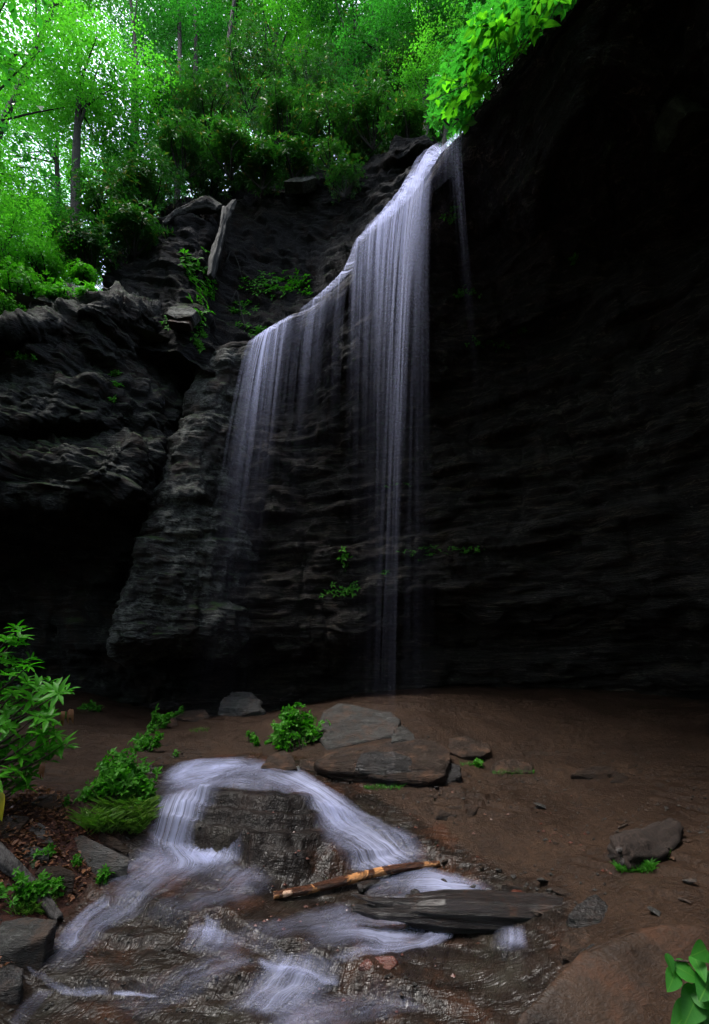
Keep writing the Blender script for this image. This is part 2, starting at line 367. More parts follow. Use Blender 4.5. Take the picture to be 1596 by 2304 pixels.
ROCKY = gpoly([(330,1725),(560,1700),(720,1725),(850,1800),(960,1870),(1060,1940),(1260,2010),(1270,2110),(1230,2200),(1180,2330),(-80,2360),(-60,2230),(60,2170),(170,2090),(240,2000),(290,1900)])
LITTER = gpoly([(-60,1760),(120,1780),(210,1850),(260,1890),(270,1960),(200,1990),(170,2040),(130,2110),(60,2170),(-80,2230)])
LEDGES = [  # polyline left to right, height, how far the tread behind it stays raised
 ([(330,1880),(365,1890),(430,1905),(520,1912),(560,1950),(640,1980),(715,1972)], .18, .8),
 ([(285,2075),(360,2100),(430,2103),(480,2090),(540,2130),(600,2170),(700,2195),(770,2225)], .11, .6),
 ([(150,2120),(210,2135),(300,2140),(370,2150)], .06, .4),
 ([(50,2180),(90,2215),(130,2232),(200,2250),(300,2245),(420,2262),(540,2240),(600,2235)], .08, .5),
 ([(500,2010),(570,2020),(660,1995),(700,1985)], .05, .3),
 ([(800,2235),(900,2250),(1000,2290),(1060,2310)], .05, .4),
 ([(700,1835),(800,1875),(900,1915),(960,1930)], .08, .3),
 ([(980,1835),(1040,1838),(1075,1818)], .07, .35),
 ([(1285,1745),(1340,1755),(1400,1735)], .06, .35),
 ([(600,1955),(660,1965),(720,1950)],.05,.2),
]
LEDG = [(gpoly(p), h, D) for p, h, D in LEDGES]
CASC = gpoly([(378,1890),(395,1850),(440,1800),(530,1775),(640,1785),(705,1820),(732,1870),(724,1945),(690,1985),(560,1978),(548,1930),(430,1902)])
def casc_mask(x, y):
    d, i = polydist(x, y, CASC); return sstep(-.06, .16, np.where(i, d, -d) + .05 * vnoise(x * 4, y * 4, 1, 8))
def zground(x, y):
    x = np.asarray(x, float); y = np.asarray(y, float); z = zbase(x, y)
    near = (np.abs(x) < 14) & (y > 2) & (y < 18)
    d, ins = polydist(x, y, ROCKY); rocky = sstep(-.45, .25, np.where(ins, d, -d))
    for P, h, D in LEDG:
        px_ = x + .07 * fbm(x * 2.3, y * 2.3, 0, 3, 5); py_ = y + .07 * fbm(x * 2.3, y * 2.3, 3, 3, 5)
        best = np.full(x.shape, 1e9); sg = np.zeros(x.shape)
        for i in range(len(P) - 1):
            ax, ay = P[i][:2]; bx, by = P[i + 1][:2]; dx, dy = bx - ax, by - ay; L2 = dx * dx + dy * dy + 1e-9
            tt = np.clip(((px_ - ax) * dx + (py_ - ay) * dy) / L2, 0, 1); q = np.hypot(px_ - ax - tt * dx, py_ - ay - tt * dy)
            s = dx * (py_ - ay) - dy * (px_ - ax); sel = q < best; best = np.where(sel, q, best); sg = np.where(sel, s, sg)
        endd = np.minimum(np.hypot(px_ - P[0][0], py_ - P[0][1]), np.hypot(px_ - P[-1][0], py_ - P[-1][1]))
        z = z + np.where(sg > 0, h * sstep(0, .07, best) * np.exp(-(best / D) ** 2), -.25 * h * np.exp(-best / .12)) * sstep(.0, .25, endd)
    # layered creek bed: thin slabs stepping down with the flow
    t = .055; w = z + .05 * fbm(x * .9, y * .9, 0, 4, 3) + .35 * (x * .12)
    q = w / t; f = q - np.floor(q); st = (np.floor(q) + sstep(.72, 1, f)) * t - w + t * .5
    z = z + rocky * (.4 * st + .05 * fbm(x * 1.1 + .4 * y, y * .7, 0, 4, 8) + .012 * fbm((x + .5 * y) * 9, (y - .5 * x) * 3, 0, 4, 9))
    soil = 1 - rocky
    z = z + soil * (.05 * fbm(x * .9, y * .9, 2, 5, 21) + .012 * fbm(x * 7, y * 7, 2, 4, 22))
    cz = casc_mask(x, y)                     # the black layered rock of the cascade, stepped in thick beds
    for tt_, aa in ((.17, 1.0), (.06, .8)):
        w2 = z + .05 * fbm(x * 1.5, y * 1.5, 7, 4, 63) + .05 * x; q2 = w2 / tt_; f2 = q2 - np.floor(q2)
        z = z + cz * aa * ((np.floor(q2) + sstep(.62, 1, f2)) * tt_ - w2 + tt_ * .5)
    z = z + cz * .035 * fbm(x * 6, y * 6, 0, 4, 64)
    # scabs of bedrock showing through the soil
    m = sstep(.02, .2, fbm(x * .55, y * 1.3, 4, 4, 40)); ww = z + .1 * x * .3 + .04 * fbm(x * 2, y * 2, 0, 3, 41); qq = ww / .07; ff = qq - np.floor(qq)
    z = z + soil * m * ((np.floor(qq) + sstep(.75, 1, ff)) * .07 - ww + .035) * 1.1
    return np.where(near, z, z + .3 * fbm(x * .3, y * .3, 0, 4, 90)), rocky
def span(*segs):
    a = [np.arange(s, e, d) for s, e, d in segs]; return np.concatenate(a)
gx = span((-60, -12, 2.), (-12, -5, .09), (-5, 5, .03), (5, 12, .09), (12, 61, 2.))
gy = span((-40, 4, 1.2), (4, 5, .08), (5, 10.5, .03), (10.5, 17, .07), (17, 62, 1.8))
GX, GY = np.meshgrid(gx, gy); GZ, ROCK = zground(GX, GY)
gme = mesh('ground', np.stack([GX, GY, GZ], -1).reshape(-1, 3), grid_faces(len(gy), len(gx)))
fattr(gme, 'rocky', ROCK)
d_, i_ = polydist(GX, GY, LITTER); fattr(gme, 'litter', sstep(-.3, .3, np.where(i_, d_, -d_)))
fattr(gme, 'casc', casc_mask(GX, GY))
ground = struct(link('ground', gme, MGROUND))
def zgrid(x, y):                             # bilinear look-up in the finished ground
    x = np.clip(np.asarray(x, float), gx[0], gx[-1] - 1e-6); y = np.clip(np.asarray(y, float), gy[0], gy[-1] - 1e-6)
    i = np.clip(np.searchsorted(gx, x, 'right') - 1, 0, len(gx) - 2); j = np.clip(np.searchsorted(gy, y, 'right') - 1, 0, len(gy) - 2)
    a = (x - gx[i]) / (gx[i + 1] - gx[i]); b = (y - gy[j]) / (gy[j + 1] - gy[j])
    return (GZ[j, i] * (1 - a) + GZ[j, i + 1] * a) * (1 - b) + (GZ[j + 1, i] * (1 - a) + GZ[j + 1, i + 1] * a) * b
ZFN[0] = zgrid
def gz(x, y): return float(zground(np.array([x], float), np.array([y], float))[0][0])

# ================================================================== cliff
LIPZ = EYE + 11.0
LIPPX = [(470,790),(570,772),(640,726),(700,697),(780,645),(800,565),(850,508),(900,462),(950,400),(1000,338),(1060,285),(1180,150),(1290,5),(1480,-230)]
def lip(u, v): return atz(u, v, LIPZ)
WALL = [
 (at(60,740,18.5), [(50,960,18.5),(40,1150,18.5),(30,1300,18.5),(20,1430,18.5),(10,1500,18.5),(0,1610,19)]),
 (at(400,770,17.5), [(370,960,17.5),(330,1150,17.5),(310,1300,17.5),(300,1430,17.5),(290,1500,17.5),(280,1610,18)]),
 (lip(470,790), [(455,960,14.5),(430,1150,15),(410,1300,15.2),(400,1430,15.2),(400,1500,16),(400,1575,16.5)]),
 (lip(570,772), [(560,900,13.5),(545,1080,14.0),(530,1280,14.1),(520,1430,14.2),(515,1470,15.2),(515,1590,16)]),
 (lip(640,726), [(630,880,13.2),(615,1060,13.9),(600,1260,14.1),(590,1435,14.3),(590,1480,15.3),(590,1600,16)]),
 (lip(700,697), [(700,850,12.6),(690,1050,13.6),(680,1250,14),(675,1440,14.3),(670,1490,15.3),(670,1610,16)]),
 (lip(790,630), [(780,800,11.8),(770,1020,13.2),(760,1230,13.8),(755,1420,14.2),(755,1480,15.2),(755,1610,16)]),
 (lip(800,565), [(815,760,10.9),(812,1000,12.9),(805,1220,13.6),(800,1400,14),(800,1470,15),(800,1610,16)]),
 (lip(900,462), [(920,700,9.9),(925,950,12.2),(930,1200,13.2),(930,1380,13.8),(930,1450,14.8),(930,1620,16)]),
 (lip(1000,338), [(1020,560,8.7),(1040,850,11.3),(1050,1150,12.6),(1060,1350,13.4),(1060,1430,14.6),(1070,1620,16)]),
 (lip(1060,285), [(1100,500,8.2),(1130,800,10.8),(1150,1100,12.2),(1160,1330,13.0),(1160,1420,14.3),(1170,1630,15.5)]),
 (lip(1180,150), [(1220,400,7.0),(1260,700,9.6),(1290,1050,11.4),(1300,1320,12.4),(1310,1420,13.7),(1310,1640,15)]),
 (lip(1290,5), [(1350,300,6.0),(1410,600,8.4),(1450,1000,10.4),(1470,1320,11.6),(1480,1430,12.8),(1490,1650,14)]),
 (lip(1480,-230), [(1560,100,4.9),(1630,450,7),(1680,950,9.1),(1700,1320,10.3),(1710,1440,11.4),(1720,1690,12.5)]),
 (np.array([6.2,1.2,13.8]), [(7.5,1.8,11),(8.6,2.5,8),(9.4,3,5.5),(9.8,3.2,3.5),(10.5,3.5,2.6),(11,4,1.)]),
 (np.array([7.5,-4,14]), [(8.5,-4,11),(9.5,-4,8),(10,-4,5),(10.3,-4,3.5),(11,-4,2.6),(11.5,-4,.8)]),
 (np.array([8.5,-10,14]), [(9.5,-10,11),(10.5,-10,8),(11,-10,5),(11.3,-10,3.5),(12,-10,2.6),(12.5,-10,.8)])]
ctl = []
for k, (L, rows) in enumerate(WALL):
    outw = np.array([.5, .8, 0]) if k < 9 else (np.array([.75, .6, 0]) if k < 14 else np.array([1, 0, 0]))
    col = [L + outw * 3 + [0, 0, 1.2], L + outw * 1.0 + [0, 0, .75], L + outw * .35 + [0, 0, .45], L]
    for q in rows: col.append(np.array(q, float) if k >= 14 else at(*q))
    col.append(col[-1] + np.array([.3, .3, -2.5])); ctl.append(col)
ctl = np.array(ctl)                           # cols x rows x 3
NW, NR = 530, 520
Pw = net(ctl, NW, NR)
def rough_surface(P, amp, seed, sgn=1, fade=None, **kw):
    N = grid_normals(P) * sgn
    d = strata(P, amp, seed, **kw)
    if fade is not None: d = d * fade
    return P + N * d[..., None]
nrm = grid_normals(Pw); sg = np.sign((nrm * (np.array([0, 2, 6.0]) - Pw)).sum(-1).mean())
rowt = np.linspace(0, 1, NR)[None, :] * np.ones((NW, 1))
Pw2 = rough_surface(Pw, 1.0, 1, sg, fade=.35 + .65 * sstep(.28, .42, rowt), dip=(-.03, .03), chunk=.25)
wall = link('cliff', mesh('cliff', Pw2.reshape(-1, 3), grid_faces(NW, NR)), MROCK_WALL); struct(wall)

def px_net(cols, n, m, amp, seed, name, material, toward=(0, 4, 5), **kw):
    C = np.array([[at(*q) for q in col] for col in cols])
    P = net(C, n, m); N = grid_normals(P); s = np.sign((N * (np.array(toward, float) - P)).sum(-1).mean())
    P = rough_surface(P, amp, seed, s, **kw)
    return mesh(name, P.reshape(-1, 3), grid_faces(n, m)), P
bme, PB = px_net([
 [(560,788,17),(510,960,17),(450,1150,16.5),(390,1290,16.5),(340,1430,16.5),(340,1465,16.5),(340,1490,16.5)],
 [(490,792,14.6),(430,960,14.2),(362,1150,13.8),(312,1290,13.6),(275,1430,13.5),(285,1465,14),(300,1492,15)],
 [(468,795,13.6),(405,960,13.1),(335,1150,12.6),(292,1290,12.4),(252,1430,12.3),(262,1464,12.9),(280,1492,14.5)],
 [(505,790,13.0),(440,960,12.8),(375,1150,12.5),(330,1290,12.4),(295,1432,12.3),(300,1460,13),(310,1492,14.6)],
 [(545,785,12.9),(500,960,13.0),(450,1150,12.9),(415,1290,12.8),(390,1430,12.8),(392,1455,13.3),(392,1490,14.8)],
 [(600,780,13.4),(570,960,13.6),(530,1150,13.6),(500,1290,13.5),(480,1425,13.5),(482,1450,14),(490,1490,15)],
 [(680,780,15.5),(670,960,15.5),(650,1150,15.3),(620,1290,15.2),(600,1425,15.2),(600,1450,15.5),(600,1490,16)]],
 240, 360, .62, 14, 'rock_buttress', MROCK_PALE, dip=(-.12, 0), chunk=.5, stretch=.9)
butt = link('rock_buttress', bme, MROCK_PALE)
tag(butt, 'pale lichened rock buttress leaning left beside the dark cleft', 'rock')
offs = {-350: -1.4, -150: -.7, 0: 0, 120: .3, 220: .6, 280: 1.0, 340: 1.9, 400: 3.0, 450: 4.5}
lipv = {-350: 830, -150: 770, 0: 738, 120: 704, 220: 668, 280: 672, 340: 690, 400: 704, 450: 712}
rowv = [(0, 14.5), (0, 10.6), (770, 10.9), (835, 11.15), (868, 10.6), (945, 10.65), (975, 11.15), (1000, 10.5), (1065, 10.45), (1128, 10.95), (1165, 12.0), (1260, 13.4), (1400, 14.4), (1580, 15.6)]
cols = []
for u, o in offs.items():
    c = []
    for r, (v, y) in enumerate(rowv):
        fr = 1 - .75 * sstep(9, 13, r); bulge = 0
        vv = lipv[u] - (2 if r == 0 else 0) if r < 2 else v + (lipv[u] - 738) * .35 * max(0, 1 - r / 8)
        c.append((u - (0 if r < 9 else .08 * (r - 8) * 20), vv, y + o * fr + (.25 * math.sin(u * .013 + r) if 2 < r < 10 else 0)))
    cols.append(c)
lme, PL = px_net(cols, 310, 430, .95, 5, 'cliff_block', MROCK_LEFT, dip=(.16, .05), chunk=.3, stretch=.8)
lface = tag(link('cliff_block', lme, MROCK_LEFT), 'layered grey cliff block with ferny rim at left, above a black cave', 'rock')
# upper wall behind the lip
ume, PU = px_net([
 [(225,790,12.9),(225,650,13.2),(235,600,13.6),(240,590,17)],
 [(330,790,12.7),(335,620,13.1),(352,510,13.9),(350,495,17)],
 [(400,800,12.6),(400,610,12.9),(395,478,13.4),(395,465,17)],
 [(470,840,12.9),(465,610,13.1),(470,456,13.6),(470,448,17)],
 [(502,840,13.6),(500,620,14.6),(500,462,14.9),(500,452,17)],
 [(560,840,14.2),(565,600,15.2),(570,440,15.4),(570,425,18)],
 [(640,820,14.3),(640,570,15.2),(640,412,15.0),(640,400,18)],
 [(710,780,13.9),(710,530,14.8),(715,402,14.4),(715,392,18)],
 [(800,690,13.2),(800,480,14),(800,392,13.8),(800,380,17)],
 [(900,560,12.4),(900,400,12.9),(890,340,13),(890,328,16)],
 [(960,480,11.9),(958,360,12.2),(955,318,12.5),(955,310,15)],
 [(985,420,13.9),(985,370,14.2),(980,325,14.5),(980,318,16)]], 360, 220, .8, 9, 'upper_rock_wall', MROCK_UP, dip=(.35, 0), chunk=.25, stretch=.6)
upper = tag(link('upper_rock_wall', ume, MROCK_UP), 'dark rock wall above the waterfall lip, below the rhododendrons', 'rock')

# hillside above the cliff
hl = [(-30, 2, 15), (-16, 6.5, 14.2), (-10.5, 10.4, 13.7), (-6.5, 12.2, 13.5), (-4.2, 13.9, 13.4), (-3.2, 13.6, 14.1), (0, 11.3, 14.1), (2.2, 9.0, 14.1), (3.6, 7.4, 14.1), (5, 5.2, 14.1), (6.5, 3.0, 14.2), (8.5, -1, 14.4), (10, -8, 14.6), (12, -20, 15)]
hc = []
for k, (x, y, z) in enumerate(hl):
    q = (k / (len(hl) - 1)); ang = R(128 - 128 * q); o = np.array([math.cos(ang), math.sin(ang), 0])
    p = np.array([x, y, z], float)
    up = 6.5 if 4 <= k <= 7 else (1.0 if k < 4 else 2.0)
    hc.append([p, p + o * 2.8 + [0, 0, .25 if 4 <= k <= 7 else .4], p + o * 4.5 + [0, 0, up], p + o * 12 + [0, 0, up + 4], p + o * 45 + [0, 0, up + 15]])
Ph = net(np.array(hc), 160, 90); Ph[..., 2] += .35 * fbm(Ph[..., 0] * .5, Ph[..., 1] * .5, 0, 4, 60) * np.linspace(.2, 1, 90)[None, :]
mh, nth, oh = mat('forest_floor'); th = NT(nth); ph_ = th.pos()
bh = th.n('BsdfPrincipled', {'Base Color': th.mix(th.ramp(th.noise(ph_, 2.5, 6, .7), [(.35, 0), (.65, 1)]), (.02, .016, .01), (.03, .05, .014)), 'Roughness': .9})
nth.links.new(bh.outputs[0], oh.inputs[0])
hill = struct(link('hillside', mesh('hillside', Ph.reshape(-1, 3), grid_faces(160, 90)), mh))

# ================================================================== waterfall
def fall(lippts, dens, name, parent, v0=.75, seed=0, n=170, m=110, L=5.5, apron=.55, zend=1.6, wob=.05, off=0.0, pw=1.5, endl=None):
    P = np.array([lip(u, v) for u, v in lippts]); P = catmull(P, n)
    D = np.interp(np.linspace(0, 1, n), np.linspace(0, 1, len(dens)), dens)
    TL = np.interp(np.linspace(0, 1, n), np.linspace(0, 1, len(L)), L) if np.ndim(L) else np.full(n, L)
    T = np.gradient(P, axis=0); T /= np.linalg.norm(T, axis=1, keepdims=True)
    out = np.stack([-T[:, 1], T[:, 0], 0 * T[:, 0]], 1); out *= np.sign((out * (np.array([-2, 2, 0]) - P)).sum(1, keepdims=True))
    s = np.concatenate([[0], np.cumsum(np.linalg.norm(np.diff(P, axis=0), axis=1))])
    rows = []; hh = []
    na = 14
    for j in range(na):
        f = 1 - j / na
        rows.append(P - out * (apron * f ** 1.0 - .06) + np.array([0, 0, 1]) * (apron * .95 * f ** 1.3 + .03)); hh.append(-f * apron)
    drop = LIPZ - zend; tm = math.sqrt(2 * drop / 9.81)
    V0 = np.interp(np.linspace(0, 1, n), np.linspace(0, 1, len(v0)), v0) if np.ndim(v0) else v0
    vel = V0 * (1 + .18 * vnoise(s * 2.2, seed, 0, 3 + seed) + .1 * vnoise(s * 7, seed, 0, 4 + seed))
    for j in range(m):
        t = tm * (j / (m - 1)) ** .8
        w = wob * fbm(s * 1.7, t * .5, seed, 3, 12 + seed) * min(1, t * 2)
        rows.append(P + out * (vel * t + .08 + off + w)[:, None] + np.array([0, 0, -1]) * (.5 * 9.81 * t * t - .02)); hh.append(.5 * 9.81 * t * t)
    G = np.stack(rows, 1); H = np.array(hh)[None, :]
    de = D[:, None] * np.where(H < 0, np.clip(1 + H / apron, 0, 1) ** .5, np.exp(-(np.maximum(H, 0) / TL[:, None]) ** pw) * .97 + .06 * np.exp(-H / 3.2))
    ends = np.sin(np.linspace(0, math.pi, n)) ** .35
    de = de * ends[:, None]
    me = mesh(name, G.reshape(-1, 3), grid_faces(n, G.shape[1]))
    fl = np.zeros(G.shape); fl[..., 0] = s[:, None] + seed * 3.7; fl[..., 1] = H; vattr(me, 'flow', fl.reshape(-1, 3)); fattr(me, 'dens', de)
    return child(name, me, MFALL, parent)
wf = thing('waterfall', 'tall silky waterfall fanning off the curved overhanging lip', 'waterfall', lip(800, 565) * [1, 1, 0] + [0, 0, 1.4])
right_l = [(797,572),(810,545),(850,505),(900,458),(950,397),(985,352),(1005,335)]
for k in range(2):
    q = np.array([.0, .08, .3, .5, .72, .95, 1.05]) + .10 * k
    fall(right_l, [.3, .7, 1.0, 1.15, 1.4, 1.45, .7], 'main_veil', wf, q, k, L=[1.2, 2.0, 2.6, 3.0, 3.4, 3.7, 2.6], off=.03 * k)
fall([(835,522),(870,490),(910,448),(950,397),(988,350)], [.5, .8, 1, 1, .8], 'inner_veil', wf, np.array([.4, .5, .7, .85, 1.1]), 3, L=[1.2, 1.8, 2.2, 2.4, 1.8], off=.10, n=140)
for k in range(2):
    fall([(566,775),(590,757),(620,738),(655,718),(668,712)], [.9, 1.3, 1.2, .8, .3], 'left_veil', wf, .28 + .22 * k, 5 + k, n=110, L=[2.8, 2.6, 2.2, 1.7, 1.4], off=.03 * k, pw=1.3)
fall([(664,714),(700,698),(740,675),(790,640)], [.35, .6, .3, .22], 'thin_veil', wf, .3, 9, n=90, L=2.0)
fall([(680,700),(720,668),(755,636),(780,608),(802,560)], [.7, 1, 1.1, .9], 'step_veil', wf, .2, 12, n=70, L=.55, apron=.4, zend=LIPZ - 1.4)
fall([(960,385),(985,352),(1010,330),(1035,306),(1056,282)], [.8, 1, 1, .9, .7], 'chute', wf, .4, 14, n=70, L=.5, apron=.85, zend=LIPZ - 1.5)
fall([(1020,322),(1050,300)], [.25, .3], 'stray_thread', wf, .55, 17, n=30, L=2.0, apron=.2)
# ================================================================== rocks, logs
RNG = random.Random(11)
def refine(bm, size, seed, amp=.035, beds=.5, tilt=(0, 0), maxe=.07, bev=.05):
    bmesh.ops.dissolve_limit(bm, angle_limit=R(7), verts=bm.verts[:], edges=bm.edges[:])
    bmesh.ops.bevel(bm, geom=bm.edges[:], offset=size * bev, segments=2, profile=.6, affect='EDGES', clamp_overlap=True)
    bmesh.ops.triangulate(bm, faces=bm.faces[:])
    for _ in range(5):
        ed = [e for e in bm.edges if e.calc_length() > size * maxe]
        if not ed or len(bm.faces) > 5200: break
        bmesh.ops.subdivide_edges(bm, edges=ed, cuts=1); bmesh.ops.triangulate(bm, faces=[f for f in bm.faces if len(f.verts) > 3])
    bm.normal_update()
    P = np.array([v.co[:] for v in bm.verts]); N = np.array([v.normal[:] for v in bm.verts])
    k = 1.0 / size
    x, y, z = P[:, 0] * k, P[:, 1] * k, P[:, 2] * k
    zz = z + tilt[0] * x + tilt[1] * y + .06 * fbm(x * 2, y * 2, z * 2, 3, seed)
    q = zz * 11 + .6 * vnoise(zz * 5, 0, 0, seed); i = np.floor(q); f = q - i
    h = vnoise(x * 2.2, y * 2.2, i * 7.7, seed) * (1 - sstep(.75, 1, f)) + vnoise(x * 2.2, y * 2.2, (i + 1) * 7.7, seed) * sstep(.75, 1, f)
    side = 1 - np.abs(N[:, 2]) * .8
    d = size * amp * (1.3 * fbm(x * 2.6, y * 2.6, z * 2.6, 6, seed + 3, .62) + beds * h * side)
    P = P + N * d[:, None]
    for v, p in zip(bm.verts, P): v.co = p
    for f in bm.faces: f.smooth = True
def hullrock(name, pts, label, material, seed, cat='rock', group=None, amp=.035, beds=.6, tilt=(.1, .1), parent=None, bev=.028, maxe=.07):
    pts = np.array(pts, float); bm = bmesh.new()
    for p in pts: bm.verts.new(p)
    r = bmesh.ops.convex_hull(bm, input=bm.verts[:])
    bmesh.ops.delete(bm, geom=list({g for g in r['geom_interior'] + r['geom_unused'] if isinstance(g, bmesh.types.BMVert) and g.is_valid}), context='VERTS')
    size = float(np.linalg.norm(pts.max(0) - pts.min(0)) / 1.5)
    refine(bm, size, seed, amp, beds, tilt, maxe, bev)
    me = bpy.data.meshes.new(name); bm.to_mesh(me); bm.free()
    c = np.array([pts[:, 0].mean(), pts[:, 1].mean(), pts[:, 2].min()])
    me.transform(Matrix.Translation(Vector(-c))); o = link(name, me, material); o.location = c
    if label: tag(o, label, cat, group)
    return o
CREEK = []
def rock(sil, label, material, seed, base=None, depth=.5, bury=.12, name='boulder', keep=False, y0=None, hang=False, **kw):
    """silhouette in picture pixels (u, v[, share of the depth]); the rock stands where its lowest pixel meets the ground"""
    vb = max(p[1] for p in sil); vt = min(p[1] for p in sil)
    if y0 is None:
        b = base or max(sil, key=lambda p: p[1])[:2]; g = gpt(*b); y0 = g[1]
    top = min(sil, key=lambda p: p[1]); reach = gpt(top[0], top[1])[1] - y0
    if reach > .02 and not hang: depth = min(depth, .72 * reach)      # its back edge must still stand clear of the ground behind it
    pts = []
    for p in sil:
        fr = p[2] if len(p) > 2 else (vb - p[1]) / (vb - vt + 1e-6)
        q = at(p[0], p[1], y0 + depth * fr); pts.append(q)
        if hang: pts.append(q + np.array([0, depth * .9, 0])); continue
        pts.append(np.array([q[0], q[1] + depth * .15, min(q[2], float(zgrid(q[0], q[1])) + .02) - bury]))
    lo = min(p[2] for p in pts)
    for p in (list(pts)[::2] if not hang else []):
        pts.append(np.array([p[0] * .95 + .05 * pts[0][0], max(p[1], y0 + depth * .85), lo]))
    if name == 'stone': kw.setdefault('maxe', .16)
    o = hullrock(name, pts, label, material, seed, **kw)
    if keep: CREEK.append(o)
    return o
# --- boulders under the fall
rock([(712,1640,.4),(725,1600,.7),(762,1580,1),(800,1586,1),(880,1602,.9),(903,1620,.55),(890,1655,.2),(850,1664,.15),(790,1676,.1),(735,1688,.0)], 'big tilted grey slab resting on the boulder pile behind the green bush', MROCK_BOULD, 3, base=(760,1690), depth=1.5, tilt=(-.4, .3), amp=.02, bury=.3)
rock([(880,1668,0),(886,1640,.5),(905,1630,1),(930,1648,.8),(936,1668,.2)], 'small rounded grey stone at the right foot of the tilted slab', MROCK_BOULD, 4, base=(905,1690), depth=.5)
rock([(715,1712,.2),(730,1690,.7),(780,1682,1),(870,1668,1),(960,1664,1),(1010,1680,.8),(1018,1710,.3),(1000,1745,0),(960,1762,0),(860,1764,0),(800,1758,0),(750,1742,.05)], 'long dark layered ledge boulder below the tilted grey slab', MROCK_BROWN, 5, base=(880,1770), depth=1.6, beds=1.1, amp=.045)
rock([(800,1720,0),(815,1695,.5),(880,1690,.8),(925,1705,.5),(935,1735,.1),(880,1752,0),(830,1745,0)], 'bulging black wet rock jutting from the layered ledge boulder', MROCK_WET, 6, base=(880,1768), depth=.8, amp=.05)
rock([(588,1725,0),(605,1700,.6),(640,1688,1),(660,1700,.6),(668,1728,.1),(630,1738,0)], 'rusty brown boulder at the edge of the upper cascade', MROCK_BROWN, 7, depth=.6)
rock([(670,1728,0),(676,1708,.7),(705,1704,1),(718,1718,.5),(712,1736,0)], 'low brown rock right of the rusty boulder', MROCK_BROWN, 8, depth=.45)
rock([(664,1733,0),(666,1724,.8),(673,1723,.9),(675,1732,.1)], 'tiny white stone between two brown rocks', MROCK_PALE, 9, depth=.06, name='stone', bury=.02)
rock([(1008,1690,.1),(1012,1662,.9),(1050,1655,1),(1100,1672,.8),(1106,1690,.3),(1080,1700,.05),(1040,1704,0)], 'flat brown slab at the right end of the boulder pile', MROCK_BROWN, 10, base=(1040,1712), depth=1.0, amp=.03)
rock([(955,1765,0),(965,1738,.4),(1010,1715,.9),(1035,1722,.6),(1036,1745,.2),(1000,1765,0)], 'dark undercut rock end below the flat brown slab', MROCK_WET, 12, depth=.6, amp=.05, beds=1)
rock([(1100,1738,0),(1112,1712,.8),(1160,1706,1),(1200,1722,.5),(1198,1738,0),(1150,1745,0)], 'low earthy rock hump fringed with grass right of the pile', MROCK_BROWN, 13, depth=.7)
rock([(1285,1742,0),(1300,1728,.8),(1370,1722,1),(1395,1738,.3),(1350,1752,0)], 'thin flat rock flake lying on the bare soil under the overhang', MROCK_BROWN, 14, depth=.6)
rock([(1375,1756,0),(1390,1740,.9),(1415,1748,.5),(1408,1762,0)], 'small chip of rock beside the flat flake', MROCK_BROWN, 15, depth=.25, name='stone')
rock([(980,1836,0),(995,1818,.8),(1050,1808,1),(1078,1812,.9),(1062,1836,.1),(1020,1842,0)], 'flat brown slab sunk in soil right of the cascade', MROCK_BROWN, 16, depth=.6)
rock([(488,1602,.1),(503,1572,.3),(520,1548,.9),(552,1550,1),(575,1562,.8),(578,1580,.2),(592,1598,.1),(540,1608,0)], 'pale topped rock lying in the dark behind the left water thread', MROCK_GREY, 17, depth=.9, base=(540,1612), amp=.09, beds=1.4)
rock([(395,1615,0),(410,1600,.8),(460,1596,1),(475,1612,.3),(440,1625,0)], 'low brown rock left of the pale topped rock', MROCK_BROWN, 18, depth=.5)
rock([(365,1632,0),(372,1612,.8),(395,1614,.8),(402,1632,.1)], 'little reddish stone among the leafy weeds', MROCK_BROWN, 19, depth=.3, name='stone')
# --- left bank stones
rock([(140,1925,.45),(150,1890,.9),(185,1878,1),(205,1890,.95),(290,1930,.35),(288,1945,.1),(250,1966,0),(240,1970,0),(200,1950,.2),(160,1935,.35)], 'large tilted grey slab overhanging the left edge of the stream', MROCK_GREY, 21, base=(235,1985), depth=.75, tilt=(.3, .2), amp=.022, bury=.15)
rock([(218,1890,.3),(228,1872,1),(262,1885,.8),(292,1912,.4),(285,1925,0),(255,1905,.1)], 'dark wedge rock behind the large tilted grey slab', MROCK_BROWN, 22, base=(270,1930), depth=.4)
rock([(55,1893,.1),(66,1858,.8),(84,1846,1),(100,1856,.8),(122,1893,.2),(95,1902,0)], 'upright grey pyramid shaped stone on red leaf litter', MROCK_GREY, 23, depth=.45, tilt=(.8, .2))
rock([(20,1928,0),(34,1908,.9),(80,1904,1),(112,1914,.6),(110,1930,.1),(60,1938,0)], 'flat grey layered stone left of the brown block', MROCK_BOULD, 24, depth=.4)
rock([(45,1955,.2),(60,1938,.8),(85,1936,1),(78,1952,.3),(66,1964,0)], 'small pale pointed stone beside the old log', MROCK_PALE, 25, depth=.25, name='stone')
rock([(80,1962,.1),(90,1948,.9),(135,1948,1),(170,1966,.4),(168,1972,.1),(95,1985,0),(84,1975,0)], 'flat brown block between the log and the tilted grey slab', MROCK_BROWN, 26, depth=.5, amp=.02)
rock([(70,1808,.1),(88,1788,.9),(130,1784,1),(152,1798,.7),(140,1815,.1),(105,1825,0)], 'flat dark slab above the pyramid stone', MROCK_BROWN, 27, depth=.6)
rock([(118,1850,0),(125,1825,.7),(142,1815,1),(150,1835,.5),(140,1855,0)], 'dark upright splinter of rock by the grassy bush', MROCK_BROWN, 28, depth=.3)
rock([(-30,1890,0),(-20,1845,.8),(30,1832,1),(68,1838,.8),(40,1875,.2),(10,1892,0)], 'dark brown slab at the left edge above the log', MROCK_BROWN, 29, depth=.7)
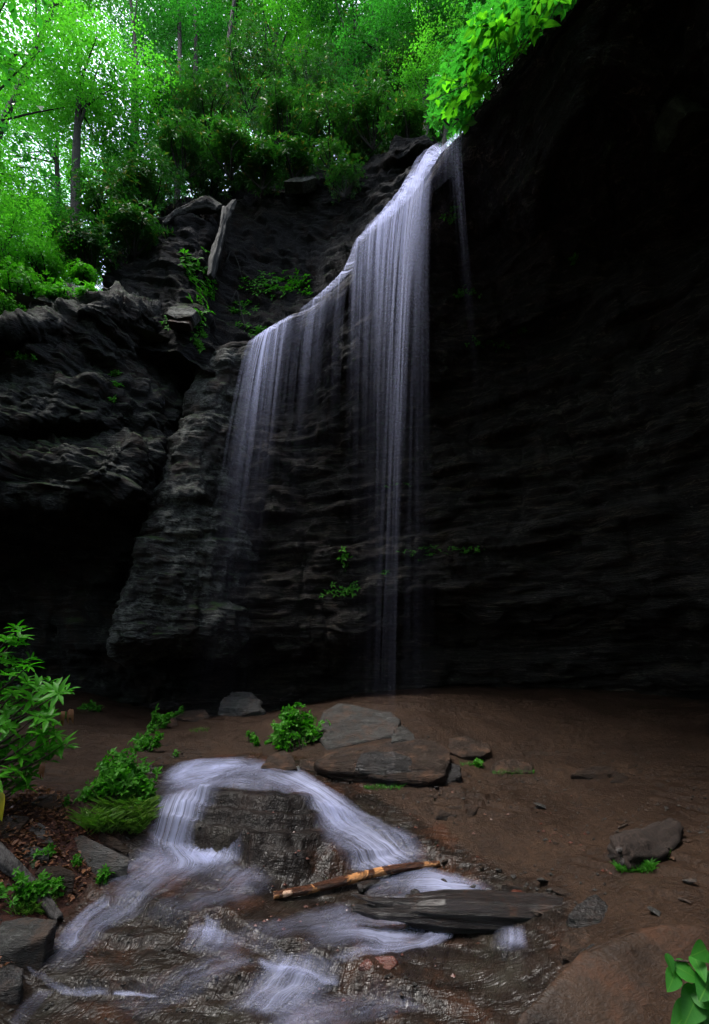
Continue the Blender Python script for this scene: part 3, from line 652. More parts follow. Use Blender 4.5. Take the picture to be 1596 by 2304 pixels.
rock([(-40,2120,.2),(-30,2080,.9),(60,2062,1),(130,2070,.7),(105,2105,.2),(40,2135,0),(-30,2150,0)], 'mossy grey bedrock shelf below the old log', MROCK_BOULD, 30, depth=.7, amp=.025)
rock([(-40,2240,.0),(-40,2190,.9),(20,2170,1),(52,2180,.8),(50,2205,.2),(10,2232,0)], 'layered dark rock in the lower left corner', MROCK_WET, 31, depth=.45)
rock([(20,2022,0),(30,2005,.9),(55,2008,.7),(52,2025,0)], 'small dark stone under the old log', MROCK_BROWN, 32, depth=.2, name='stone')
rock([(248,1978,0),(252,1966,.8),(268,1964,.9),(270,1976,0)], 'small tan stone under the tip of the tilted slab', MROCK_BROWN, 33, depth=.12, name='stone', bury=.04)
# --- cascade rocks
rock([(806,2172,.1),(830,2152,.9),(885,2150,1),(897,2164,.5),(880,2180,.1),(840,2186,0)], 'wet red slab in the shallow water below the log', MROCK_RED, 45, depth=.3, keep=True, amp=.02)
rock([(910,2092,.1),(918,2080,.9),(938,2078,1),(946,2090,.4),(938,2099,0)], 'pale grey stone in the white water below the log', MROCK_BOULD, 46, depth=.15, name='stone', bury=.04)
rock([(838,2088,.1),(846,2080,.9),(856,2084,.7),(856,2092,0)], 'small brown stone left of the pale grey stone', MROCK_BROWN, 47, depth=.1, name='stone', bury=.03)
rock([(822,2094,.1),(832,2088,.9),(848,2094,.7),(845,2101,0)], 'flat brown pebble in the white water', MROCK_BROWN, 48, depth=.1, name='stone', bury=.03)
rock([(853,2146,0),(856,2141,.9),(868,2140,.9),(870,2145,0)], 'tiny black stone above the wet red slab', MROCK_WET, 49, depth=.07, name='stone', bury=.03)
rock([(1129,2163,0),(1129,2140,.6),(1138,2134,1),(1144,2145,.7),(1142,2162,0)], 'small black upright stone below the little spout', MROCK_WET, 50, depth=.12, name='stone', bury=.04)
rock([(1070,2127,0),(1074,2120,.9),(1086,2121,.9),(1089,2128,0)], 'rust orange stone between the log and the red slab', MROCK_RED, 51, depth=.1, name='stone', bury=.03)
rock([(1186,2152,0),(1192,2142,.9),(1215,2142,.9),(1222,2150,.2)], 'flat brown stone right of the upright black stone', MROCK_BROWN, 52, depth=.15, name='stone', bury=.04)
rock([(190,2157,0),(194,2152,.9),(210,2151,.9),(213,2158,0)], 'bright orange pebble on the smooth stream bed', MROCK_RED, 53, depth=.07, name='stone', bury=.02)
rock([(990,2008,0),(993,1976,.8),(1005,1974,1),(1030,1995,.5),(1035,2006,.1)], 'black wedge rock standing in the pool behind the log', MROCK_WET, 54, depth=.3)
rock([(1128,1990,.1),(1138,1980,.9),(1180,1983,.9),(1192,1990,.5),(1185,1999,0)], 'thin red brown stone behind the log', MROCK_BROWN, 55, depth=.18, name='stone')
rock([(1145,2012,.1),(1155,2001,.9),(1190,2004,.9),(1200,2014,.1)], 'tan orange stone just behind the log', MROCK_RED, 56, depth=.18, name='stone')
rock([(923,2012,.1),(925,2002,.7),(935,1998,1),(946,2004,.6),(946,2013,0)], 'round black stone sitting on top of the log', MROCK_WET, 57, depth=.12, name='stone', bury=.0, y0=float(gpt(1000,2108)[1]) + .12)
# --- right bank
rock([(1280,2060,.2),(1300,2035,.6),(1340,2012,1),(1362,2028,.8),(1384,2055,.4),(1375,2072,.1),(1335,2086,0),(1300,2075,.05)], 'glistening rounded boulder at the right end of the log', MROCK_WET, 61, depth=.5, amp=.045)
rock([(1258,2130,.3),(1275,2095,.9),(1315,2088,1),(1330,2108,.7),(1322,2135,.3),(1290,2165,0),(1265,2158,0)], 'tilted brown layered rock below the rounded boulder', MROCK_BROWN, 62, depth=.45, beds=1.4, tilt=(.9, .2))
rock([(1290,2168,0),(1305,2140,.5),(1335,2122,1),(1350,2140,.6),(1330,2160,.1)], 'narrow black layered rock right of the tilted brown rock', MROCK_WET, 63, depth=.3, beds=1.4, tilt=(.9, .2))
rock([(1274,2168,0),(1277,2160,.9),(1288,2159,.9),(1292,2168,0)], 'small pale stone at the foot of the tilted brown rock', MROCK_PALE, 64, depth=.07, name='stone', bury=.02)
slab = rock([(1150,2420,0),(1158,2290,.15),(1250,2195,.5),(1310,2140,.72),(1430,2085,.95),(1500,2072,1),(1580,2080,1),(1680,2130,.9),(1760,2420,0)], 'huge flat brown slab in the lower right foreground', MROCK_SLAB, 65, y0=4.55, depth=1.95, amp=.012, bev=.03, beds=.3, maxe=.05, bury=.5)
rock([(1495,2108,.1),(1500,2078,.6),(1535,2056,1),(1575,2058,1),(1625,2090,.6),(1620,2150,.1),(1560,2125,0)], 'dark block on the far edge of the huge flat slab', MROCK_SLAB, 66, y0=6.15, depth=.5, amp=.03)

def tube(path, rad, n=14, k=40, seed=0, rough=.12, ridges=.06, cap=True, jag=0.0):
    P = catmull(np.array(path, float), k); rr = np.interp(np.linspace(0, 1, k), np.linspace(0, 1, len(rad)), rad)
    T = np.gradient(P, axis=0); T /= np.linalg.norm(T, axis=1, keepdims=True)
    up = np.array([0, 0, 1.0]) if abs(T[:, 2]).mean() < .8 else np.array([1.0, 0, 0])
    A = np.cross(T, up); A /= np.linalg.norm(A, axis=1, keepdims=True); B = np.cross(A, T)
    th = np.linspace(0, 2 * math.pi, n, endpoint=False)
    s = np.linspace(0, 1, k)[:, None]; c, sn = np.cos(th)[None, :], np.sin(th)[None, :]
    L = np.linalg.norm(np.diff(P, axis=0), axis=1).sum(); q = s * L / (rr.mean() * 4)
    m = 1 + rough * fbm(q + 0 * c, c * .9 + 5, sn * .9 + 3, 4, seed) + ridges * (vnoise(q * .4, c * 4, sn * 4, seed + 4) + .6 * vnoise(q * .7, c * 10, sn * 10, seed + 5) + .3 * vnoise(q * 3, c * 10, sn * 10, seed + 6))
    r = rr[:, None] * m
    V = P[:, None, :] + (A[:, None, :] * c[..., None] + B[:, None, :] * sn[..., None]) * r[..., None]
    if jag:
        j = jag * np.abs(vnoise(c[0] * 3, sn[0] * 3, 0, seed + 8))
        V[0] -= T[0] * j[:, None] * rr[0]; V[-1] += T[-1] * j[:, None] * rr[-1]
    V = V.reshape(-1, 3); i = np.arange(k * n).reshape(k, n); j = np.roll(i, -1, 1)
    f = np.stack([i[:-1], j[:-1], j[1:], i[1:]], -1).reshape(-1, 4)
    V = np.concatenate([V, [P[0] - T[0] * rr[0] * .1, P[-1] + T[-1] * rr[-1] * .1]])
    c0 = np.stack([np.full(n, k * n), j[0], i[0], np.full(n, k * n)], -1)
    c1 = np.stack([np.full(n, k * n + 1), i[-1], j[-1], np.full(n, k * n + 1)], -1)
    return V, f, np.concatenate([c0, c1])[:, :3]
def tube_mesh(name, *a, **kw):
    V, f, c = tube(*a, **kw); me = bpy.data.meshes.new(name)
    me.from_pydata(V.tolist(), [], f.tolist() + c.tolist()); me.polygons.foreach_set('use_smooth', [True] * len(me.polygons)); me.update(); return me
def tubes_mesh(name, specs):                  # several branches of one plant in one part
    VV, FF, o = [], [], 0
    for a, kw in specs:
        V, f, c = tube(*a, **kw); VV.append(V); FF += (f + o).tolist() + (c + o).tolist(); o += len(V)
    me = bpy.data.meshes.new(name); me.from_pydata(np.concatenate(VV).tolist(), [], FF)
    me.polygons.foreach_set('use_smooth', [True] * len(me.polygons)); me.update(); return me
# main log
ly = float(gpt(1000, 2112)[1]) + .10; lm = pxm(2060, ly)
log = thing('fallen_log', 'thick wet fallen log with splintered left end lying across the stream', 'log', at(1030, 2100, ly))
trunk = child('log_trunk', tube_mesh('log_trunk', [at(925,2052,ly+.02), at(1000,2055,ly), at(1100,2060,ly), at(1200,2064,ly), at(1262,2066,ly)], [.13, .175, .185, .18, .175], n=64, k=140, seed=3, rough=.12, ridges=.09, jag=.5), MWET_LOG, log)
trunk.data.transform(Matrix.Translation((0, 0, .02)))
for pth, rd in (([(796,2044),(860,2056),(960,2060)], (.025,.06,.09)), ([(793,2013),(850,2026),(950,2036)], (.014,.03,.05)), ([(828,2030),(880,2040),(960,2046)], (.02,.035,.06)), ([(800,2036),(845,2042),(930,2050)], (.01,.025,.05))):
    child('splinter', tube_mesh('splinter', [at(u, v, ly - .05) for u, v in pth], rd, n=12, k=40, seed=int(pth[0][1]), rough=.35, ridges=.25, jag=1.5), MWET_LOG, log)
for u, v, r in ((940, 2016, .045), (1248, 2028, .05)):
    child('branch_stub', tube_mesh('branch_stub', [at(u, v + 22, ly), at(u + 1, v, ly)], (r * 1.2, r), n=12, k=8, seed=u, rough=.3, jag=.5), MWET_LOG, log)
# orange branch
y1, y2 = float(gpt(640, 2030)[1]), float(gpt(985, 1952)[1])
fb = thing('fallen_branch', 'peeled orange branch lying on the rocks above the big log', 'branch', at(800, 1985, (y1 + y2) / 2))
child('branch_wood', tube_mesh('branch_wood', [at(620,2014,y1), at(690,2002,y1+(y2-y1)*.2), at(760,1985,y1+(y2-y1)*.4), at(850,1962,y1+(y2-y1)*.65), at(920,1950,y1+(y2-y1)*.85), at(985,1943,y2)], (.035,.046,.05,.046,.04,.03), n=16, k=70, seed=8, rough=.15, ridges=.05, jag=1.2), MORANGE, fb)
pm = bark_mat('pale_split_wood', (.45, .25, .16), (.62, .42, .3))
child('split_tip', tube_mesh('split_tip', [at(617,2016,y1), at(640,2011,y1+.02), at(655,2008,y1+.04)], (.018,.037,.03), n=12, k=14, seed=5, rough=.25, jag=1.5), pm, fb)
y1, y2 = float(gpt(815, 2010)[1]), float(gpt(890, 1995)[1])
tag(link('drift_log', tube_mesh('drift_log', [at(810,1998,y1), at(830,1990,y1+.1), at(870,1985,y1+.2), at(896,1983,y1+.3)], (.045,.055,.05,.03), n=16, k=40, seed=15, rough=.2, jag=.5), MWET_LOG), 'short black sodden log half sunk behind the big log', 'log')
y1, y2 = float(gpt(0, 1945)[1]), float(gpt(128, 2078)[1])
ol = thing('fallen_log', 'long grey weathered log slanting down to the left edge of the stream', 'log', at(60, 2010, (y1 + y2) / 2))
child('log_trunk', tube_mesh('log_trunk', [at(-70,1850,y1+.7), at(0,1922,y1), at(45,1968,(y1*2+y2)/3), at(90,2018,(y1+2*y2)/3), at(132,2066,y2)], (.085,.08,.075,.065,.05), n=24, k=80, seed=21, rough=.16, ridges=.16, jag=1.0), MBARK_GREY, ol)
for u, v, du, dv in ((52,1992,-25,16), (100,2030,-8,22)):
    child('branch_stub', tube_mesh('branch_stub', [at(u, v, (y1+y2)/2), at(u + du, v + dv, (y1+y2)/2 - .05)], (.035, .012), n=8, k=8, seed=u, rough=.3), MBARK_GREY, ol)
# stump on the soil bank
y1 = float(gpt(1430, 1955)[1])
st = thing('driftwood_stump', 'weathered driftwood stump leaning on the bare soil with moss at its foot', 'stump', at(1440, 1955, y1 + .2))
child('stump_wood', tube_mesh('stump_wood', [at(1396,1925,y1), at(1430,1922,y1+.12), at(1465,1908,y1+.3), at(1495,1885,y1+.5), at(1518,1862,y1+.65)], (.16,.20,.17,.15,.10), n=30, k=60, seed=31, rough=.3, ridges=.16, jag=.35), bark_mat('rotten_wood', (.010, .0065, .005), (.04, .026, .02), (.014, .009, .007)), st)
for u, v, rr in ((1396,1912,.05),(1408,1938,.07)):
    child('splinter', tube_mesh('splinter', [at(u + 30, v, y1 + .1), at(u, v, y1 - .02), at(u - 8, v + 3, y1 - .05)], (rr, rr * .8, rr * .3), n=10, k=14, seed=u, rough=.4, jag=1.5), MBARK_GREY, st)
for k, (pth, lab) in enumerate((([(1392,1868),(1404,1862),(1414,1858)], 'short dark twig on the soil left of the stump'), ([(1528,2028),(1545,2034),(1556,2038)], 'curved dark twig on the soil below the stump'), ([(40,1918),(80,1905),(118,1903)], 'thin bare twig lying over the grey layered stone'))):
    g = [gpt(u, v) + [0, 0, .02] for u, v in pth]
    tag(link('twig', tube_mesh('twig', g, (.012, .012, .006), n=6, k=10, seed=k), MTWIG), lab, 'twig')

# ================================================================== running water
dg = bpy.context.evaluated_depsgraph_get()
VV = [np.stack([GX, GY, GZ], -1).reshape(-1, 3)]; ff = grid_faces(len(gy), len(gx))
c_ = VV[0][ff].mean(1); sel = (np.abs(c_[:, 0]) < 5) & (c_[:, 1] > 4.2) & (c_[:, 1] < 11.5)
polys = ff[sel].tolist(); off_ = len(VV[0])
for o in CREEK:
    me = o.data; v = np.empty(len(me.vertices) * 3, np.float32); me.vertices.foreach_get('co', v); v = v.reshape(-1, 3) + np.array(o.location)
    VV.append(v); polys += [[i + off_ for i in p.vertices] for p in me.polygons]; off_ += len(v)
bvh = BVHTree.FromPolygons(np.concatenate(VV).tolist(), polys)
def drape(x, y, ref):
    h = bvh.ray_cast(Vector((x, y, ref + 1.2)), Vector((0, 0, -1)))
    return h[0].z if h[0] is not None else ref
def stream(A, B, dens, name='riffle', n=110, m=40, seed=0, lift=.025, edge=1.1, parent=None, endfade=(.12, .2), foam=.02, mat_=None, smooth=0):
    """a sheet of running water between two banks given as pixel polylines, laid over bed and rocks"""
    a = catmull(gpoly(A), n); b = catmull(gpoly(B), n)
    w = np.linspace(0, 1, m)[None, :, None]; G = a[:, None, :] * (1 - w) + b[:, None, :] * w
    for i in range(n):
        for j in range(m): G[i, j, 2] = drape(G[i, j, 0], G[i, j, 1], G[i, j, 2])
    Z = G[..., 2]
    for _ in range(5):                       # water bridges the small steps of the bed
        Zp = np.pad(Z, 1, mode='edge'); sm = (Zp[:-2, 1:-1] + Zp[2:, 1:-1] + Zp[1:-1, :-2] + Zp[1:-1, 2:]) / 4; Z = np.maximum(Z, sm * .6 + Z * .4)
    for _ in range(smooth):
        Zp = np.pad(Z, 1, mode='edge'); Z = np.maximum(Z - .05, (Zp[:-2, 1:-1] + Zp[2:, 1:-1] + Zp[1:-1, :-2] + Zp[1:-1, 2:] + 2 * Z) / 6)
    G[..., 2] = Z + lift + foam * (fbm(G[..., 0] * 6, G[..., 1] * 6, 0, 4, seed) * .5 + .5)
    s = np.concatenate([[0], np.cumsum(np.linalg.norm(np.diff((a + b) / 2, axis=0), axis=1))])
    wid = np.linalg.norm(a - b, axis=1)
    fl = np.zeros(G.shape); fl[..., 0] = (np.linspace(-.5, .5, m)[None, :] * wid.mean() * (.5 + .5 * wid / wid.mean())[:, None]) + .025 * fbm(s[:, None] * 1.2 + seed, np.linspace(0, 2, m)[None, :], seed, 3, seed) + seed * 2.3; fl[..., 1] = s[:, None] + seed
    D = np.interp(np.linspace(0, 1, n), np.linspace(0, 1, len(dens)), dens)[:, None]
    e = np.sin(np.linspace(0, math.pi, m)[None, :]) ** edge
    q = np.linspace(0, 1, n)[:, None]; en = sstep(0, endfade[0], q) * sstep(0, endfade[1], 1 - q)
    patch = np.clip(.8 + 1.2 * fbm(G[..., 0] * 1.6 + seed, G[..., 1] * 1.6, 0, 3, 70 + seed), .2, 1.3)
    me = mesh(name, G.reshape(-1, 3), grid_faces(n, m)); vattr(me, 'flow', fl.reshape(-1, 3)); fattr(me, 'dens', D * e * en * patch)
    o = link(name, me, mat_ or MSTREAM, parent); return o
creek = bpy.data.objects.new('stream_water', None); COL.objects.link(creek); struct(creek)
S = lambda *a, **k: stream(*a, parent=creek, **k)
S([(480,1708),(392,1724),(350,1775),(332,1835),(318,1885),(285,1925),(255,1965)], [(660,1714),(590,1745),(500,1788),(462,1850),(440,1900),(520,1945),(470,2010)], [1.3,1.3,1.1,1.1,1.15,.75,.3], seed=1, m=90)
S([(352,1745),(430,1714),(540,1706),(650,1720),(730,1768),(800,1815),(870,1866)], [(372,1815),(440,1795),(540,1786),(620,1792),(680,1820),(735,1868),(800,1912)], [.6,1.2,1.5,1.4,1.2,1.2,.6], seed=2, m=70)
S([(730,1790),(800,1822),(890,1862),(945,1900),(985,1945)], [(700,1850),(715,1890),(735,1930),(780,1965),(840,1995)], [.45,.6,.65,.75,.55], seed=3, m=80, foam=.03)
S([(840,1985),(900,1958),(980,1958),(1060,1985),(1130,2005)], [(800,2034),(880,2042),(970,2038),(1040,2034),(1130,2026)], [.7,1.1,1.1,.7,.2], seed=4, m=50)
S([(1040,2085),(960,2070),(880,2062),(800,2062),(700,2090)], [(1020,2128),(940,2150),(860,2158),(780,2160),(650,2190)], [.9,.85,.7,.5,.25], seed=5, m=70, foam=.03)
S([(1022,2095),(1000,2100),(960,2115),(880,2132),(780,2150),(720,2180)], [(1026,2118),(990,2134),(930,2150),(860,2164),(780,2178),(735,2205)], [1,1.1,.85,.55,.4,.35], seed=6, m=24)
S([(1112,2090),(1108,2120),(1095,2155)], [(1184,2090),(1188,2122),(1195,2155)], [.6,1,.45], seed=7, m=40, n=50, endfade=(.3, .4))
S([(340,1900),(285,1945),(228,2000),(183,2050),(138,2095),(92,2140),(50,2185)], [(520,1945),(430,1990),(350,2035),(285,2085),(230,2130),(180,2175),(140,2230)], [.8,.65,.62,.68,.62,.5,.4], seed=8, m=70)
S([(236,2018),(205,2045),(150,2092),(130,2120),(105,2150)], [(256,2040),(228,2068),(182,2112),(178,2132),(140,2165)], [.7,.6,.85,.8,.25], seed=9, m=26, smooth=14, foam=.06)
S([(48,2178),(70,2200),(120,2228),(160,2245),(250,2250)], [(60,2198),(80,2225),(118,2248),(165,2261),(250,2264)], [1,1.1,1.1,.9,.8], seed=10, m=18, smooth=14, foam=.05, endfade=(.1,.1))
S([(85,2235),(52,2262),(22,2304),(2,2340)], [(128,2240),(98,2268),(66,2304),(50,2340)], [.9,.8,.8,.6], seed=11, m=20)
S([(440,2072),(420,2105),(415,2120),(380,2155)], [(562,2105),(552,2135),(548,2152),(520,2190)], [.2,.95,.7,.25], seed=12, m=60, n=50, foam=.04, endfade=(.1,.4))
S([(456,2070),(452,2100),(430,2135)], [(498,2075),(494,2115),(485,2150)], [.4,.6,.2], seed=13, m=24, smooth=14, n=40, foam=.06, endfade=(.1,.4))
S([(600,2145),(580,2190),(525,2250),(480,2304)], [(785,2195),(765,2238),(710,2280),(650,2325)], [.2,.75,.5,.3], seed=14, m=70, n=70, foam=.04, endfade=(.06,.2))
S([(575,2170),(640,2186),(700,2198),(768,2220)], [(575,2194),(640,2216),(700,2230),(768,2240)], [.4,.6,.6,.5], seed=15, m=20, smooth=14, foam=.05, endfade=(.1,.1))
S([(520,2140),(400,2185),(300,2225),(230,2270)], [(600,2190),(480,2245),(370,2285),(280,2330)], [.3,.3,.32,.3], seed=16, m=50)
S([(900,2230),(820,2225),(700,2260),(560,2320)], [(1000,2300),(900,2305),(780,2335),(640,2370)], [.1,.22,.35,.35], seed=17, m=60)
S([(250,2246),(300,2243),(360,2248)], [(250,2260),(300,2260),(360,2262)], [.7,.8,.4], seed=18, m=14, smooth=14, n=50, foam=.04)
S([(385,1868),(365,1905),(350,1930)], [(545,1890),(548,1935),(530,1965)], [.7,1.1,.6], seed=19, m=80, n=40, endfade=(.05,.35))
S([(790,2030),(700,2050),(600,2080),(490,2110)], [(810,2085),(700,2115),(620,2155),(530,2170)], [.4,.3,.22,.18], seed=20, m=50)
S([(470,1940),(420,1985),(360,2030),(300,2075)], [(640,1995),(560,2040),(470,2080),(380,2105)], [.4,.32,.26,.2], seed=21, m=50)
for c in creek.children: c['kind'] = 'structure'
# ================================================================== foliage helpers
NR_ = np.random.default_rng(5)
def frame(N, D):
    N = N / (np.linalg.norm(N, axis=1, keepdims=True) + 1e-9); D = D - (D * N).sum(1, keepdims=True) * N
    D = D / (np.linalg.norm(D, axis=1, keepdims=True) + 1e-9); return N, D, np.cross(N, D)
def leaf_verts(P, N, D, L, W, fold=.18, droop=.15, simple=False):
    """one leaf per row: base, two sides, midrib and tip"""
    N, D, S_ = frame(N, D); L = np.broadcast_to(L, len(P))[:, None]; W = np.broadcast_to(W, len(P))[:, None]
    b = P; l = P + D * L * .45 + S_ * W * .5 + N * W * fold; r = P + D * L * .45 - S_ * W * .5 + N * W * fold; t = P + D * L - N * L * droop
    n = len(P); i = np.arange(n)[:, None]
    if simple:
        V = np.stack([b, l, t, r], 1).reshape(-1, 3)
        F = np.concatenate([i * 4 + [[0, 3, 2]], i * 4 + [[0, 2, 1]]]); return V, F
    if simple is None:                       # four faces, folded along the midrib
        m = P + D * L * .5 - N * L * droop * .1; V = np.stack([b, l, t, r, m], 1).reshape(-1, 3)
        F = np.concatenate([i * 5 + [q] for q in ([0, 4, 1], [1, 4, 2], [2, 4, 3], [3, 4, 0])]); return V, F
    l2 = P + D * L * .75 + S_ * W * .36 + N * (W * fold * .7 - L * droop * .4); r2 = P + D * L * .75 - S_ * W * .36 + N * (W * fold * .7 - L * droop * .4)
    l1 = P + D * L * .18 + S_ * W * .36 + N * W * fold * .7; r1 = P + D * L * .18 - S_ * W * .36 + N * W * fold * .7
    m = P + D * L * .5 - N * L * droop * .1
    V = np.stack([b, l1, l, l2, t, r2, r, r1, m], 1).reshape(-1, 3)
    F = np.concatenate([i * 9 + [q] for q in ([0, 8, 1], [1, 8, 2], [2, 8, 3], [3, 8, 4], [4, 8, 5], [5, 8, 6], [6, 8, 7], [7, 8, 0])])
    return V, F
def leaf_cloud(name, P, N, D, L, W, **kw):
    V, F = leaf_verts(P, N, D, L, W, **kw); return mesh(name, V, F, smooth=False)
def rdir(n): v = NR_.normal(size=(n, 3)); return v / np.linalg.norm(v, axis=1, keepdims=True)
def crown_mesh(name, R_, ncl, nl, leaf, flat=.22, spread=.55, shell=.5, simple=True):
    """sprays of leaves spread through an uneven crown"""
    d = rdir(ncl); r = NR_.uniform(shell, 1, (ncl, 1)) ** .6 * (1 + .25 * NR_.normal(size=(ncl, 1)))
    c = d * r * np.array(R_)
    keep = fbm(c[:, 0] / R_[0] * 1.7, c[:, 1] / R_[1] * 1.7, c[:, 2] / R_[2] * 1.7, 2, int(NR_.integers(1000))) > -.16
    c = c[keep]; n = len(c)
    sp = NR_.uniform(.6, 1.3, (n, 1, 1)) * spread
    P = c[:, None, :] + NR_.normal(size=(n, nl, 3)) * np.array([1, 1, flat]) * sp
    tl = NR_.normal(size=(n, 1, 3)) * .25
    P[..., 2] += (P - c[:, None, :])[..., 0] * tl[..., 0] + (P - c[:, None, :])[..., 1] * tl[..., 1] - .18 * np.abs((P - c[:, None, :])[..., :2]).sum(-1)
    P = P.reshape(-1, 3); k = len(P)
    N = NR_.normal(size=(k, 3)) * .45 + [0, 0, 1]; D = NR_.normal(size=(k, 3)) + np.repeat(NR_.normal(size=(n, 1, 3)), nl, 1).reshape(-1, 3)
    L = leaf * NR_.uniform(.7, 1.3, k)
    me = leaf_cloud(name, P, N, D, L, L * .55, simple=simple); return me, c
def whorl_points(C, A, nl, leaf, tilt=.35):
    """rosettes of long leaves round shoot tips C with axes A"""
    n = len(C); N0, D0, S0 = frame(A, rdir(n))
    ph = NR_.uniform(0, 6.28, (n, 1)) + np.linspace(0, 6.28, nl, endpoint=False)[None, :] + NR_.normal(size=(n, nl)) * .25
    D = D0[:, None, :] * np.cos(ph)[..., None] + S0[:, None, :] * np.sin(ph)[..., None]
    el = NR_.normal(tilt, .3, (n, nl, 1)); Dd = D * np.cos(el) + N0[:, None, :] * np.sin(el); Nn = N0[:, None, :] * np.cos(el) - D * np.sin(el)
    P = C[:, None, :] + Dd * leaf * .08
    L = leaf * NR_.uniform(.7, 1.2, (n, nl))
    return P.reshape(-1, 3), Nn.reshape(-1, 3), Dd.reshape(-1, 3), L.ravel()
def whorl_mesh(name, C, A, nl, leaf, tilt=.35, w=.3, simple=None):
    P, N, D, L = whorl_points(C, A, nl, leaf, tilt); return leaf_cloud(name, P, N, D, L, L * w, droop=.12, simple=simple)
def stuff(o): o['kind'] = 'stuff'; return o

# ================================================================== trees above the cliff
CROWNS = {}
def crown(kind, k):
    if (kind, k) not in CROWNS:
        if kind == 'beech': CROWNS[kind, k] = crown_mesh('crown', (1, 1, .8), 400, 40, .050, spread=.12)
        elif kind == 'sparse': CROWNS[kind, k] = crown_mesh('crown', (1, 1, .8), 240, 38, .050, spread=.12)
        else: CROWNS[kind, k] = crown_mesh('crown', (1, 1, 1), 520, 42, .052, spread=.12)
    return CROWNS[kind, k]
HB = BVHTree.FromPolygons(Ph.reshape(-1, 3).tolist(), grid_faces(160, 90).tolist())
def hillz(x, y):
    h = HB.ray_cast(Vector((x, y, 80)), Vector((0, 0, -1))); return h[0].z if h[0] is not None else 14.0
def tree(u, v, y, rad, label, kind='beech', k=0, material=None, tr=.16, lean=(0, 0), trunk_uv=None, group='trees above the cliff'):
    c = at(u, v, y); me, cl = crown(kind, k)
    b = c + np.array([lean[0], lean[1], 0]) if trunk_uv is None else at(trunk_uv[0], trunk_uv[1], y)
    gzv = hillz(b[0], b[1]); base = np.array([b[0], b[1], gzv - .3])
    if trunk_uv is not None: base = at(trunk_uv[0] - 3, min(trunk_uv[1] + 330, 640), y)
    t = thing('broadleaf_tree', label, 'tree', base, group)
    o = link('crown', me, None, t); o.location = c - base; o.scale = (rad, rad, rad); o.rotation_euler = (0, 0, NR_.uniform(0, 6.28))
    if not me.materials: me.materials.append(ML_TREE)
    o.material_slots[0].link = 'OBJECT'; o.material_slots[0].material = material or ML_TREE; stuff(o)
    top = np.array([b[0], b[1], c[2] + rad * .6]) if trunk_uv is None else at(trunk_uv[0] + 8, max(v - 60, -200), y); mid1 = base * .6 + top * .4 + NR_.normal(size=3) * .12; mid2 = base * .25 + top * .75 + NR_.normal(size=3) * .2
    child('trunk', tube_mesh('trunk', [base, mid1, mid2, top], (tr * 1.25, tr, tr * .75, tr * .25), n=10, k=26, seed=int(u) + 700, rough=.12), MBARK, t)
    rot = Matrix.Rotation(o.rotation_euler.z, 3, 'Z'); ends = [np.array(rot @ Vector(p)) * rad + c for p in cl[::max(1, len(cl) // 9)]]
    sp = []
    for e in ends:
        f = NR_.uniform(.45, .9); s0 = base * (1 - f) + top * f
        s0 = catmull(np.array([base, mid1, mid2, top]), 50)[int(f * 49)]
        sp.append((([s0, s0 * .5 + e * .5 + [0, 0, .25 * rad * .3], e], (tr * .38, tr * .22, tr * .06)), dict(n=6, k=10, seed=3)))
    child('limbs', tubes_mesh('limbs', sp), MBARK, t)
    return t
tree(70, 110, 12.5, 3.3, 'bright beech spreading over the upper left corner', 'beech', 0, trunk_uv=(-60, 300))
tree(215, 190, 13.5, 2.5, 'bright leaning beech with long low sprays left of the rhododendrons', 'beech', 1, trunk_uv=(172, 290), tr=.17)
tree(-40, 420, 12.5, 2.4, 'pale green tree at the left edge over the fern ledge', 'sparse', 0, tr=.12)
tree(60, 330, 18, 3.2, 'thin bright tree seen against white sky at far left', 'sparse', 1, trunk_uv=(122, 300), tr=.15)
tree(20, 560, 12.0, 1.7, 'young light green tree just above the fern ledge', 'beech', 2, tr=.06)
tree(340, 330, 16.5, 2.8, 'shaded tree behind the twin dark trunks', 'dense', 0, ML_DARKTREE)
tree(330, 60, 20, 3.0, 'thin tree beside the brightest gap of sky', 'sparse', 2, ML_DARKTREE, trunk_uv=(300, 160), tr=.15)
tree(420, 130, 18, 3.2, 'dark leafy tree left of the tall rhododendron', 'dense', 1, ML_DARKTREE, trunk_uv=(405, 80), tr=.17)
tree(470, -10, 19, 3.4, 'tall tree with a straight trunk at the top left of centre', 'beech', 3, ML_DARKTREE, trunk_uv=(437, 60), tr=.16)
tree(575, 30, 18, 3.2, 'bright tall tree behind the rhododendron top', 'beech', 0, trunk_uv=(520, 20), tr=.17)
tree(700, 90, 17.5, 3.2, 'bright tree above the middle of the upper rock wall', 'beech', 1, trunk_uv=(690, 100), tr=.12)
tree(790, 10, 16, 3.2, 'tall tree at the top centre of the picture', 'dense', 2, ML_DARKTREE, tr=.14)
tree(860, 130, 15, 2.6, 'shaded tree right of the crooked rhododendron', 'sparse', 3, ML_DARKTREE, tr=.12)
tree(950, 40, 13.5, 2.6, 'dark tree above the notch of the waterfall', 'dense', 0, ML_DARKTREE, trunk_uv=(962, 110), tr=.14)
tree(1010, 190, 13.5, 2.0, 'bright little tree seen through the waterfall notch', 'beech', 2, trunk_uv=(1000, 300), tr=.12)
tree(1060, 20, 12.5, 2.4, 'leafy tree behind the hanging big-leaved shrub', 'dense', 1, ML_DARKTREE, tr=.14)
tree(250, 470, 22, 3.6, 'far tree filling the gap behind the twin dark trunks', 'beech', 3)
tree(480, 250, 25, 4.5, 'far tree behind the tall rhododendron', 'beech', 0)
tree(660, 200, 24, 4.5, 'far bright tree behind the centre thicket', 'beech', 1)
tree(830, 190, 22, 4.2, 'far bright tree seen through the dark thicket right of centre', 'beech', 2)
tree(980, 170, 19, 3.6, 'far bright tree right above the notch', 'beech', 3)
